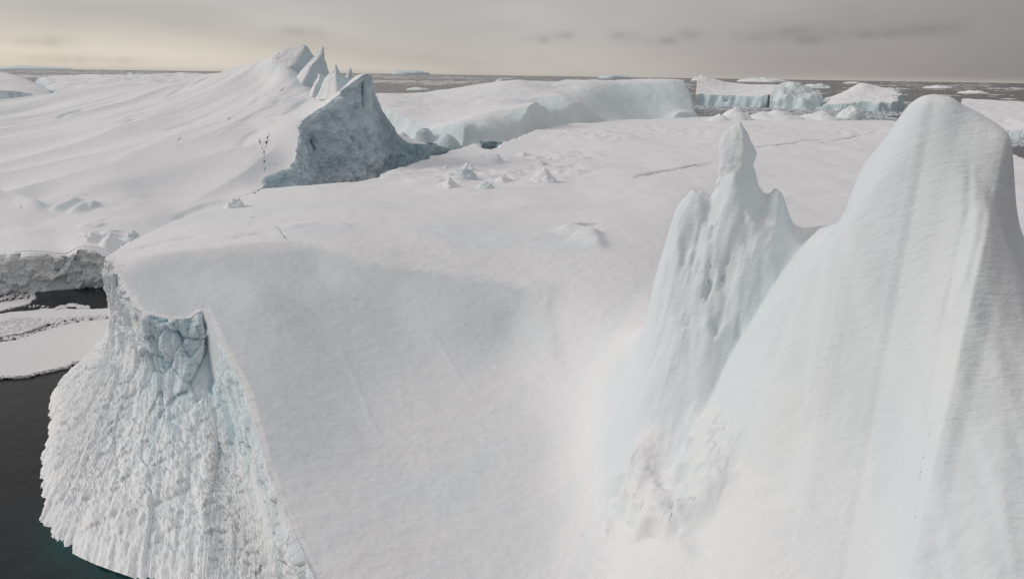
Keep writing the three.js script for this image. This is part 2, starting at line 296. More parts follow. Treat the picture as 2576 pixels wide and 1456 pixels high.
const dome = ridge([[1560, 1150, 152.0], [1680, 1060, 150.7], [1760, 960, 149.9], [1840, 850, 149.0], [1900, 770, 147.5], [1958, 694, 146.0], [2000, 644, 145.2], [2030, 614, 144.6], [2066, 590, 143.8], [2107, 564, 143.0], [2126, 536, 142.7], [2143, 482, 142.5], [2151, 462, 142.3], [2168, 425, 142.1], [2186, 398, 141.8], [2203, 380, 141.6], [2221, 356, 141.3], [2240, 331, 141.0], [2258, 304, 140.7], [2276, 279, 140.4], [2294, 259, 140.1], [2312, 246, 139.8], [2330, 238, 139.4], [2356, 235, 139.0], [2366, 236, 138.6], [2393, 243, 137.5], [2429, 267, 136.0], [2474, 292, 133.5], [2501, 306, 131.9], [2528, 323, 130.0], [2541, 337, 129.0], [2548, 360, 128.8], [2552, 410, 128.6], [2556, 470, 128.5], [2560, 520, 128.4], [2572, 580, 127.9], [2610, 645, 126.8], [2760, 760, 123.0], [3000, 860, 120.0], [3400, 1000, 115.0]], 140,
  [[0, 1], [2.5, 0.99], [6, 0.945], [12, 0.83], [25, 0.55], [45, 0.26], [65, 0.11], [85, 0.03], [100, 0]], [[0, 1], [2.5, 0.985], [6, 0.93], [12, 0.8], [25, 0.45], [40, 0.1], [52, 0]], 0.0075, 0.0072);
const cone = ridge([[1530, 1010], [1572, 945], [1606, 880], [1630, 795], [1646, 720], [1668, 640], [1690, 572], [1712, 524], [1730, 503], [1752, 484], [1768, 474], [1776, 473], [1790, 478], [1802, 470], [1812, 452], [1832, 418], [1854, 404], [1878, 416], [1898, 446], [1910, 474], [1925, 484], [1945, 478], [1962, 470], [1972, 488], [1980, 525], [1992, 556], [2030, 574], [2080, 590], [2140, 640], [2260, 760]], 165,
  [[0, 1], [1.5, 0.985], [4, 0.9], [10, 0.63], [16, 0.38], [22, 0.2], [29, 0.07], [37, 0]], [[0, 1], [1.5, 0.985], [5, 0.83], [12, 0.45], [22, 0.1], [30, 0]], 0.002, 0);
const plainNoise = (x, z) => { const d = -z, k = sstep(150, 500, d); return k * (3.2 * fbm(x * 0.006 + 3, z * 0.004, 1.5, 3) + 1.0 * fbm(x * 0.03, z * 0.018, 2.5, 3) + 0.9 * ridged(x * 0.012 + z * 0.01, z * 0.022, 8.5, 2)) + (1 - k) * 0.5 * fbm(x * 0.02, z * 0.02, 6.5, 3); };
let lastPart = 0;
const rubbleAt = [[1020, 445, 40], [1100, 430, 45], [1180, 440, 55], [1180, 405, 45], [1280, 445, 60], [1280, 395, 60], [1380, 430, 60], [1400, 385, 70], [1100, 470, 40], [960, 460, 30], [1500, 330, 120], [1700, 315, 160], [1900, 305, 160], [2100, 312, 160]].map(([x, y, r]) => { const q = atH(x, y, 22); return [q.x, q.z, r]; });
const rubble = (x, z) => { let k = 0; for (const [a, b, r] of rubbleAt) k = Math.max(k, 1 - Math.hypot((x - a), (z - b) * 0.7) / r); if (k <= 0) return 0; k = sstep(0, 0.6, k); return k * (1.6 * Math.max(0, ridged(x * 0.045, z * 0.03, 4, 3) - 0.15) + 1.1 * fbm(x * 0.07, z * 0.05, 9, 4)); };
const fold = atH(1680, 1195, 22);
const rawNear = (x, z) => {
  let h = nearSpline(x, z) + plainNoise(x, z);
  if (z > -330) h += 0.16 * fbm(x * 0.16 + z * 0.04, z * 0.3, 3.1, 3) + 0.07 * ridged(x * 0.35 + z * 0.1, z * 0.8, 5.1, 2);
  if (z < -420 && z > -1300) h += rubble(x, z);
  lastPart = z < -330 ? 3 : 0;
  if (z > -225 && z < -25 && x > -10) {
    const c = cone(x, z, h), gc = c - h;
    if (gc > 0) { lastPart = gc > 4 ? 2 : lastPart; h = c + sstep(0, 14, gc) * (2.6 * fbm(x * 0.14, z * 0.13, 3, 4) + 1.3 * fbm(x * 0.4, z * 0.25, 8, 3) + 0.6 * ridged(x * 0.13 + z * 0.05, z * 0.07, 6, 2)); }
    const d = dome(x, z, h), gd = d - h;
    if (gd > 0) { if (gd > 3) lastPart = 1; h = d + 0.7 * fbm(x * 0.06, z * 0.06, 7, 3) * sstep(0, 15, gd); }
    const u = (x - fold.x) / 13, v = (z - fold.z) / 14, r2 = u * u + v * v;
    if (r2 < 1.6) { const w = 0.25 * noise(x * 0.2, z * 0.2, 2), e = sstep(1.5, 0.5, r2), c = 0.5 * ridged(x * 0.3, z * 0.22, 4, 3) + 0.35 * blocky(x / 2.6, z / 3)[0]; h += 1.7 * e * (2.4 * sstep(-0.72, -0.60, u + w - 0.25 * v) * (1 - sstep(-0.5, 0.35, u)) + 2.0 * sstep(0.22, 0.32, u + w * 1.4 + 0.3 * v) * (1 - sstep(0.35, 1.1, u)) + 0.45 * c - 0.5 * sstep(0.35, 0, Math.abs(u)) ); }
  }
  return h;
};
const hit0 = march(rawNear);
// furrows and swells that were traced on the photograph: [points, depth, half width, one-sided]
const furrows = [
  [[[2424, 330], [2440, 420], [2438, 520], [2410, 640], [2395, 720], [2375, 820], [2350, 960], [2335, 1080], [2315, 1200], [2300, 1330], [2290, 1456]], -0.45, 0.55],
  [[[2462, 505], [2452, 600], [2425, 700], [2405, 770]], 0.5, 0.7],
  [[[2430, 505], [2422, 600], [2405, 690]], 0.25, 0.4],
  [[[1390, 700], [1368, 770], [1385, 880], [1420, 985]], 0.55, 3.0, 2.5],
  [[[575, 600], [650, 585], [720, 590]], -1.2, 3.5], [[[330, 628], [420, 606], [520, 590]], -0.9, 3], [[[700, 575], [800, 560], [900, 570]], 0.8, 5],
  [[[1080, 820], [1140, 920], [1200, 1020]], 0.15, 0.8],
  [[[830, 830], [880, 920], [930, 1050], [970, 1120]], 0.14, 0.7],
  [[[1590, 447], [1650, 432], [1730, 418], [1810, 408]], -2.4, 3.4],
  [[[1890, 370], [2000, 360], [2070, 350], [2130, 348], [2200, 330]], -2.2, 5.5],
  [[[1395, 590], [1440, 573], [1490, 586], [1512, 640]], 2.5, 3.8, 3],
  [[[1850, 820], [1870, 835]], -1.54, 0.94], [[[1780, 655], [1792, 700], [1768, 750]], -2.20, 0.81], [[[1758, 575], [1762, 600]], -1.98, 0.68], [[[1795, 575], [1790, 600]], -1.98, 0.81], [[[1835, 640], [1830, 665]], -1.76, 0.68], [[[1822, 680], [1815, 700]], -1.54, 0.61], [[[1742, 640], [1748, 655]], -1.76, 0.81], [[[1800, 800], [1812, 830]], -2.20, 1.35],
  [[[1662, 1310], [1700, 1360], [1745, 1425]], 0.45, 1.6, 2],
  [[[1600, 1012], [1750, 992], [1850, 986], [1950, 1004], [2040, 1070]], 0.7, 2.2, 2],
  [[[1760, 1180], [1850, 1160], [1950, 1190], [1960, 1290]], -1.0, 3.5], [[[1720, 1200], [1740, 1300], [1800, 1400]], -0.6, 2.2],
].map(([pts, a, w, m = 1]) => { const l = pts.map(p => hit0(p[0], p[1])).filter(Boolean); const xs = l.map(p => p.x), zs = l.map(p => p.z); const r = 3.2 * w * Math.max(1, m); return { f: along(l), a, w, x0: Math.min(...xs) - r, x1: Math.max(...xs) + r, z0: Math.min(...zs) - r, z1: Math.max(...zs) + r, m }; });
const nearHeight = (x, z) => {
  let h = rawNear(x, z);
  for (const q of furrows) if (x > q.x0 && x < q.x1 && z > q.z0 && z < q.z1) {
    const [d, s, side] = q.f(x, z), e = d / (q.w * (0.9 + 0.25 * noise(x * 0.2, z * 0.2, 3)) * (side < 0 ? q.m : 1));
    if (e < 3) h += q.a * Math.exp(-e * e) * sstep(0, 0.2, s) * (1 - sstep(0.8, 1, s)) * (0.9 + 0.3 * noise(x * 0.12, z * 0.12, 8));
  }
  const e = nearEdge(x, z) + (-z > 300 ? 6 : 0.5) * noise(x * 0.03, z * 0.03, 4) - (-z > 300 ? 0 : -0.5);
  const w = -z > 330 ? 14 : 4;
  return e < 0 ? h - (-e / w) * Math.max(h + 4, 6) : h;
};
const nearHit = march(nearHeight);
const berg = thing('iceberg', 'huge white foreground iceberg with a smooth bowl, rounded dome, thin pinnacle and torn sea cliff', 'iceberg');
{
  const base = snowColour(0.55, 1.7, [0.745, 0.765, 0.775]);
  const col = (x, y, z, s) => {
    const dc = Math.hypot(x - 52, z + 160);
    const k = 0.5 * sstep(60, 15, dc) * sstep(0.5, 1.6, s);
    const slopeShade = x < 90 && z > -330 ? sstep(0.3, 3.5, lastGap + 2.2 * fbm(x * 0.05, z * 0.03, 4.4, 4)) * sstep(12, 19, y + 3 * noise(x * 0.03, z * 0.03, 9)) * sstep(1480, 1250, 1288 + 1638 * x / -z) : 0;  // grey-blue ice below the brow, with the shade of the slope painted in
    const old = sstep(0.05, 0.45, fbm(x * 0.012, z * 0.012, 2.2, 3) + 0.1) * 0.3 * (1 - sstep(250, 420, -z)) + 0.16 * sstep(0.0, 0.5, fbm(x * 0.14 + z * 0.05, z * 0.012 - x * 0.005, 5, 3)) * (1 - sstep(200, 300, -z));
    return mixc(mixc(mixc(base(x, y, z, s), ICE, k), ICE, old), [0.60, 0.645, 0.668], 0.58 * slopeShade);
  };
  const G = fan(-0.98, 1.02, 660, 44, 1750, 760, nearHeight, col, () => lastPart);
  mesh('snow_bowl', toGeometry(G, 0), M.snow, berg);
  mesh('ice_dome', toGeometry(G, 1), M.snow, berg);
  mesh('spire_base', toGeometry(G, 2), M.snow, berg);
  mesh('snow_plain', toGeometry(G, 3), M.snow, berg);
}
// a free-standing horn of ice: rows from tip to base, each [py, left px, crease px, right px], at distance d; crease stands proud by bulge x half width
function horn(rows, d, bulge0, depth, nu, nv, amp, colour, sharp = 0.5, sink = 0, shape = null) {
  const c = [1, 2, 3].map(k => pchip(rows.map(r => [r[0], r[k]]))), y0 = rows[0][0], y1 = rows[rows.length - 1][0];
  const G = gridGeometry(nu, nv, (i, j) => {
    const t = j / (nv - 1), py = lerp(y0, y1, Math.pow(t, 1.25)), L = atD(c[0](py), py, d), R = atD(c[2](py), py, d), Cx = atD(c[1](py), py, d);
    const bulge = bulge0 * (1 - sink * sstep(0.55, 0.95, t)), th = i / nu * Math.PI * 2, w = (R.x - L.x) / 2, m = (L.x + R.x) / 2, cx = (Cx.x - m);
    // outline: left, proud crease, right, rounded back
    const ct = Math.cos(th), st = Math.sin(th);
    let x, z;
    if (st >= 0) { const u = ct, k = u < cx / w ? (u + 1) / (cx / w + 1) : (1 - u) / (1 - cx / w); z = lerp(st, Math.pow(clamp(k), 0.9), sharp) * bulge * w; x = m + u * w; } else { x = m + ct * w; z = st * depth * w; }
    const n = amp * (fbm(x * 0.35 / amp ** 0.3, L.y * 0.22, z * 0.3, 4) );
    const y = (L.y + (R.y - L.y) * (x - L.x) / (R.x - L.x || 1));
    const q = w > 0.05 ? n * Math.min(1, w) : 0;
    let cc = colour(x, y, z, ct, st, (x - Cx.x) / w, t), P = [x + q * ct, y, -d + z + q * st];
    if (shape) { const [o, k] = shape(new THREE.Vector3(...P), t); P = [P[0] + o * ct, P[1], P[2] + o * st]; cc = mixc(cc, [0.50, 0.62, 0.66], 0.75 * k); }
    return { p: P, c: cc, uv: [x + 0.5 * z, y * 1.2 - z * 0.4] };
  }, null, true);
  return toGeometry(G, 0);
}
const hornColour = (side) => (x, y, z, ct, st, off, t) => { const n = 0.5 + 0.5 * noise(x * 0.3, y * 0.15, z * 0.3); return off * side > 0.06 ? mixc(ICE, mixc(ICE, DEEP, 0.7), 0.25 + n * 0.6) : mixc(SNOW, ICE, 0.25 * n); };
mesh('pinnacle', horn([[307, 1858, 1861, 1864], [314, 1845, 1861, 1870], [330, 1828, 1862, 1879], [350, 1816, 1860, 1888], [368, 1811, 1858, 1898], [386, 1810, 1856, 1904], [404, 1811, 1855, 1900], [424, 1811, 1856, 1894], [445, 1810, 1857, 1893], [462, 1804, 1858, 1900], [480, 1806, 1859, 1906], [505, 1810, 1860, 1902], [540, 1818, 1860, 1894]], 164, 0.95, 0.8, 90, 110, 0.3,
  (x, y, z, ct, st, off, t) => mixc(mixc(SNOW, ICE, clamp((off > 0.03 ? 0.62 : 0.4) + 0.3 * noise(x * 0.25, y * 0.12, z * 0.25))), DEEP, off > 0.03 ? 0.08 : 0), 0.5, 0.9), M.snow, berg);  // right of the crease bluer and darker: its shaded side put into the colour


// a cliff face hung from its crest to its foot; disp(s, t, P) -> [push outwards, colour]
function curtain(pairs, nS, nT, profile, disp, { out = 0.5, snow = null, ragged = 0, rag = 4, lap = 1.6 } = {}) {
  const spread = k => { const n = pairs.length, f = a => pchip(pairs.map((p, i) => [i, p[k].getComponent(a)])); const q = [f(0), f(1), f(2)]; return s => new THREE.Vector3(q[0](s * (n - 1)), q[1](s * (n - 1)), q[2](s * (n - 1))); };
  const top = spread(0), foot = spread(1);
  let len = 0, prev = null; const acc = []; for (let i = 0; i <= 400; i++) { const p = top(i / 400).lerp(foot(i / 400), 0.5); if (prev) len += p.distanceTo(prev); acc.push(len); prev = p; }
  const atLen = u => { const w = u * len; let i = 0; while (i < 399 && acc[i + 1] < w) i++; return (i + clamp((w - acc[i]) / (acc[i + 1] - acc[i] || 1))) / 400; };
  const base = (s, t) => { const a = top(s), b = foot(s), [q, r] = profile(t, s); return new THREE.Vector3(lerp(a.x, b.x, q), lerp(a.y, b.y, r), lerp(a.z, b.z, q)); };
  const skip = snow ? 6 : 0;
  return gridGeometry(nS, nT + skip, (i, jj) => {
    const s = atLen(i / (nS - 1)), j = jj - skip, t = Math.max(j, 0) / (nT - 1), p = base(s, t), e = 0.004, u = i / (nS - 1) * len;
    const ds = base(Math.min(s + e, 1), t).sub(base(Math.max(s - e, 0), t)), dt = base(s, Math.min(t + 0.02, 1)).sub(base(s, Math.max(t - 0.02, 0)));
    const n = dt.cross(ds).normalize(); n.y *= 0.5; n.normalize();
    const e2 = 0.012, tr = top(Math.min(s + e2, 1)).sub(top(Math.max(s - e2, 0))), nh = new THREE.Vector3(-tr.z, 0, tr.x).normalize(); if (nh.dot(n) < 0) nh.negate();
    const r = (typeof ragged === 'function' ? ragged(s) : ragged) * (0.7 * blocky(u / rag, 3.3)[0] + 0.8 * fbm(u / rag * 0.6, 2.2, 1, 4));
    const [o, c] = disp(s, t, p, u, n), fade = sstep(0, 0.04, t);
    p.addScaledVector(n, o * fade + out).addScaledVector(nh, r * (1 - sstep(0, 0.6, t)));
    let cc = c;
    if (j < 0) { p.addScaledVector(nh, j / skip * (lap + out + Math.abs(r))); p.y = snow(p.x, p.z) + 0.03 - (j === -skip ? 0.15 : 0); cc = SNOW; }
    else if (snow && j < 3) { const h = snow(p.x - nh.x * out, p.z - nh.z * out); p.y = Math.max(p.y, Math.min(h, top(s).y + 2)) - j * 0.06; cc = j < 2 ? SNOW : c; }
    return { p: p.toArray(), c: cc, uv: [u, p.y] };
  }, true);
}
{
  const pairs = cliffPairs.map(([c, f]) => [atH(...c), atH(f[0], f[1], -0.5)]);
  const q = pchip([[0, 0], [0.08, 0.02], [0.25, 0.06], [0.5, 0.17], [0.62, 0.30], [0.8, 0.62], [0.93, 0.88], [1, 1]]), r = pchip([[0, 0], [0.08, 0.09], [0.25, 0.30], [0.5, 0.6], [0.62, 0.70], [0.8, 0.83], [0.93, 0.92], [1, 1]]);
  const q2 = pchip([[0, 0], [0.3, 0.25], [0.7, 0.62], [1, 1]]), r2 = pchip([[0, 0], [0.3, 0.38], [0.7, 0.75], [1, 1]]);
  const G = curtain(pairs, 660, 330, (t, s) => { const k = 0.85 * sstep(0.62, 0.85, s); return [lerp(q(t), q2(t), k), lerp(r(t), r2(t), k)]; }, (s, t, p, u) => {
    const up = 1 - sstep(0.40, 0.72, t + 0.16 * noise(u * 0.06, t * 2, 7) + 0.06 * noise(u * 0.4, t * 3, 5)), wob = 1.5 * noise(u * 0.12, p.y * 0.08, 3), L = t * 52;
    const b1 = blocky((u + wob) / 5.0, (L + wob) / 15 + 3), b2 = blocky(u / 1.9 + wob * 0.2, L / 7 + 9), b3 = blocky(u / 1.3 + wob * 0.4, L / 2.6);
    const streak = fbm(u * 0.5 + wob * 0.3, L * 0.16, 4, 4, 0.65), fine = fbm(u * 0.9, L * 0.45, 2, 4, 0.62), gran = fbm(p.x * 0.42, p.y * 0.3, p.z * 0.42, 5, 0.72), chip = blocky(p.z / 2.3 + p.y / 6 + 0.6 * noise(p.x * 0.3, p.y * 0.3), p.y / 2.8 + p.x / 2.6 + 0.6 * noise(p.z * 0.3, p.y * 0.3)), big = fbm(u * 0.05, L * 0.035, 2, 3), lump = fbm(u * 0.16, L * 0.12, 8, 3);
    const b0 = blocky(u / 8.5 + 0.4 * noise(u * 0.07, L * 0.05, 3), L / 12 + 0.5), flute = sstep(-0.1, 0.4, noise(u * 0.045, L * 0.03, 12));
    let o = (0.5 + 0.7 * up) * (1.25 * b0[0] - 0.6 * b0[1]) + up * (0.95 * b1[0] + 0.4 * b2[0] - 0.55 * b1[1] - 0.2 * b2[1] + 0.5 * streak) + (1 - up) * (0.85 * lump + 0.05 * streak + 0.6 * gran + 0.42 * chip[0] - 0.2 * chip[1]) + 1.5 * big + 0.15 * fine;
    o = o * (0.62 + 0.3 * up); o *= 0.45 + 0.55 * (1 - sstep(0.9, 1, t)); o += 1.2 * fbm(u * 0.07, 1.5, 4, 4) * sstep(0.8, 1, t) + (0.4 + 0.35 * blocky(u / 1.5, 7.7)[0]) * sstep(0.86, 1, t);
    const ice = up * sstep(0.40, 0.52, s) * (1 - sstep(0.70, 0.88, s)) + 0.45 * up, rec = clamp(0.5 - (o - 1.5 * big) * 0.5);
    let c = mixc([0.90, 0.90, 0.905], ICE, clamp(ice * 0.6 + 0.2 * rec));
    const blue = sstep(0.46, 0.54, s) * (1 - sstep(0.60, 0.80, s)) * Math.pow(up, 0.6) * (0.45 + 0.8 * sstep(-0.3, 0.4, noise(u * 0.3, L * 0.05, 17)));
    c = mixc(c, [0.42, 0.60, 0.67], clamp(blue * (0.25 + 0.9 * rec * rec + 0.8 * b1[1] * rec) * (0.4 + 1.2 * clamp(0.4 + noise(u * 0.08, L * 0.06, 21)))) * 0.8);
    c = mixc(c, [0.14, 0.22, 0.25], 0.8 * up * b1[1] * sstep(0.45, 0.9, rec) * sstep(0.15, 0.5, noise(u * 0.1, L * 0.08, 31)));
    return [o, c];
  }, { out: 0.35, snow: (x, z) => rawNear(x, z), ragged: s => 1.0 - 0.88 * sstep(0.55, 0.7, s), rag: 3.5 });
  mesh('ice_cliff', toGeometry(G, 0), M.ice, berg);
}

// ---------- bergs behind ----------
function bergBody(points, poly, grid, w, { extra = null, rough = 0, colour, jag = 0, jagScale = 0.02 } = {}) {
  const sp = spline(points, 2e-4), ed = inside(poly);
  const raw = (x, z) => { let h = sp(x, z); if (extra) h += extra(x, z); if (rough) h += rough * fbm(x * 0.02, z * 0.02, 3.3, 4); return h; };
  const hf = (x, z) => { const e = ed(x, z) + jag * fbm(x * jagScale, z * jagScale, 1.2, 3); const h = raw(x, z); return e > w ? h : h - (1 - e / w) * Math.max(h + 3, 4) * (e < 0 ? 1 + -e / w : 1) * sstep(w, w * 0.5, e); };
  return { hf, raw, geo: () => toGeometry(fan(...grid, hf, colour), 0) };
}
const blueSteep = (s0, s1, amt = 0.8) => (x, y, z, s) => { const n = 0.5 + 0.5 * noise(x * 0.02, y * 0.06, z * 0.02), k = sstep(s0, s1, s); return mixc(mixc(SNOW, ICE, k), DEEP, k * amt * (0.35 + 0.65 * n)); };
const D3 = l => l.map(([x, y, d]) => atD(x, y, d));

// the horned iceberg on the left
const horned = thing('iceberg', 'white iceberg with pointed horns along its crest and a shaded blue cliff on the right', 'iceberg');
const blueCrest = [[644, 490, 422, 644, 420], [657, 470, 440, 656, 438], [660, 446, 455, 668, 451], [698, 431, 468, 702, 461], [725, 419, 478, 731, 470], [742, 388, 498, 754, 486], [743, 354, 518, 776, 503], [748, 330, 538, 797, 522], [760, 306, 557, 815, 545], [785, 286, 567, 838, 556], [826, 258, 578, 858, 566], [867, 221, 596, 885, 580], [901, 197, 610, 905, 592], [920, 185, 618, 918, 600], [929, 190, 624, 930, 606], [935, 224, 630, 940, 612], [956, 275, 642, 960, 622], [976, 303, 655, 985, 636], [994, 334, 668, 1010, 652], [1014, 358, 685, 1030, 675], [1079, 363, 740, 1085, 735], [1137, 374, 800, 1140, 795]];
const frontCrest = [[-170, 644, 303, -170, 754], [-80, 640, 303, -80, 751], [0, 640, 304, 0, 748], [76, 634, 304, 40, 742], [121, 637, 305, 90, 738], [173, 642, 306, 150, 734], [194, 625, 307, 190, 731], [242, 628, 308, 230, 728], [287, 641, 309, 266, 726], [340, 640, 312, 330, 722]];
for (const c of frontCrest) c[2] = -atH(c[3], c[4], 0).z + 3.5;
const along1 = (() => { const a = atD(0, 440, 440), b = atD(640, 250, 650), v = b.clone().sub(a).setY(0).normalize(); return v; })();
const hornedBody = bergBody([
  ...D3(frontCrest.map(c => c.slice(0, 3))), ...D3(blueCrest.map(c => c.slice(0, 3))),
  ...D3([[-100, 600, 328], [-100, 540, 360], [-100, 480, 400], [-100, 400, 465], [-100, 330, 550], [-100, 262, 700], [0, 600, 330], [0, 545, 358], [0, 480, 400], [0, 400, 470], [0, 330, 560], [0, 257, 710], [150, 600, 332], [150, 540, 365], [150, 480, 402], [150, 400, 470], [150, 320, 575], [150, 236, 730],
    [300, 600, 335], [300, 540, 368], [300, 470, 410], [300, 400, 470], [300, 320, 560], [300, 250, 670], [300, 216, 750], [450, 540, 385], [450, 480, 420], [450, 400, 475], [450, 320, 560], [450, 250, 655], [450, 208, 740], [560, 184, 725],
    [600, 500, 415], [600, 430, 458], [600, 350, 530], [600, 280, 600], [600, 220, 670], [629, 168, 715], [668, 160, 705], [694, 142, 698], [722, 158, 688], [690, 190, 682], [640, 400, 480], [680, 330, 546], [720, 290, 572], [690, 230, 650], [660, 195, 690], [740, 245, 640], [790, 245, 630], [800, 264, 600], [850, 234, 622], [820, 246, 640], [862, 230, 642], [890, 200, 638]]),
  atXD(-100, 900, 45), atXD(0, 900, 45), atXD(200, 920, 55), atXD(400, 920, 62), atXD(560, 900, 70), atXD(700, 900, 78), atXD(800, 850, 76), atXD(880, 740, 74), atXD(940, 720, 58), atXD(1000, 760, 28), atXD(1080, 830, 16), atXD(700, 770, 94), atXD(770, 720, 78), atXD(830, 700, 76), atXD(300, 1000, 40), atXD(700, 1020, 40),
], [atXD(-420, 303, 0), ...frontCrest.map(c => atD(c[0], c[1], c[2] + 1.5)), atXD(420, 325, 0), atXD(520, 362, 0), atXD(600, 398, 0), atXD(640, 424, 0), ...blueCrest.map(c => { const p = atD(c[0], c[1], c[2]); p.x += 0.5; return p; }), atXD(1120, 860, 0), atXD(1000, 960, 0), atXD(700, 1060, 0), atXD(300, 1040, 0), atXD(-100, 1000, 0), atXD(-420, 940, 0)],
  [-1.0, -0.06, 500, 292, 1060, 500], 1.3, {
    extra: (x, z) => {
      const u = x * along1.x + z * along1.z, v = -x * along1.z + z * along1.x, k = sstep(-340, -400, z) * sstep(-900, -760, z);
      const w = v + 14 * noise(u * 0.008, v * 0.008, 4), near = sstep(-320, -345, z) * sstep(-440, -390, z) * sstep(-105, -160, x);
      return k * (3.4 * ridged(w * 0.02, u * 0.003, 2, 1) - 1.7 + 0.6 * ridged(w * 0.055, u * 0.008, 6, 2) * sstep(-480, -620, z)) + near * (1.5 * fbm(x * 0.03, z * 0.04, 5, 2)) + 0.2 * fbm(x * 0.03, z * 0.03, 1, 3);
    },
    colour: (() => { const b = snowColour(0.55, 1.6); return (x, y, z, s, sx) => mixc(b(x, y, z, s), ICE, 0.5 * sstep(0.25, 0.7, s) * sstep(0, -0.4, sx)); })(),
  });
const slopeHit0 = march(hornedBody.hf);
{ // traced lips, troughs and banks of the slope
  const marks = [
    [[[130, 304], [165, 285], [217, 274]], -2.6, 5], [[[300, 313], [325, 303], [345, 296]], -1.6, 4], [[[305, 300], [345, 288], [375, 281]], -1.3, 4], [[[405, 330], [450, 318], [500, 305]], -1.2, 5], [[[160, 345], [250, 322], [330, 305]], 1.2, 7], [[[270, 420], [330, 385], [420, 350], [490, 322]], 1.4, 8],
    [[[585, 312], [630, 290], [690, 262], [705, 252]], -2.4, 6], [[[620, 250], [660, 246], [700, 256]], 2.2, 7], [[[660, 300], [720, 285], [755, 262], [780, 245]], -2.6, 6], [[[640, 320], [700, 290], [750, 270]], 1.4, 6], [[[600, 375], [620, 345], [660, 320]], -1.8, 6],
    [[[-60, 488], [0, 494], [55, 503], [126, 533]], 5.4, 4.5], [[[126, 533], [165, 518], [200, 500]], 4.2, 3.6], [[[175, 540], [215, 516], [250, 518]], 4.4, 4], [[[190, 575], [235, 560], [262, 570]], 1.6, 4.5], [[[430, 560], [470, 535], [520, 515], [590, 500]], -1.5, 4], [[[200, 590], [225, 585], [245, 592]], 2.0, 3], [[[250, 600], [272, 588], [298, 600]], 2.6, 4],
    [[[470, 225], [500, 205], [530, 192]], -2, 6], [[[410, 250], [450, 225], [480, 205]], -2, 6], [[[395, 262], [440, 240], [470, 228]], 1.6, 5],
  ].map(([pts, a, w]) => { const l = pts.map(p => slopeHit0(p[0], p[1], 290)).filter(Boolean); return { f: along(l), a, w, x0: Math.min(...l.map(p => p.x)) - 3 * w, x1: Math.max(...l.map(p => p.x)) + 3 * w, z0: Math.min(...l.map(p => p.z)) - 4 * w, z1: Math.max(...l.map(p => p.z)) + 4 * w }; });
  const old = hornedBody.hf;
  hornedBody.full = (x, z) => { let h = old(x, z); if (h > 0) for (const q of marks) if (x > q.x0 && x < q.x1 && z > q.z0 && z < q.z1) { const [d, s, side] = q.f(x, z); const e = d / q.w * (side > 0 ? 1.6 : 0.8); if (e < 3) h += 0.6 * q.a * Math.exp(-e * e) * sstep(0, 0.2, s) * (1 - sstep(0.8, 1, s)); } return h; };
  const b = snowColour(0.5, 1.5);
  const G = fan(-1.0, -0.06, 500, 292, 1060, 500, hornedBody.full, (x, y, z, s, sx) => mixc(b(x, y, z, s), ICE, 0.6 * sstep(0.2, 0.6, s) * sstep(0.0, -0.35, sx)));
  mesh('snow_slope', toGeometry(G, 0), M.farSnow, horned);
}
const slopeHit = march(hornedBody.full);
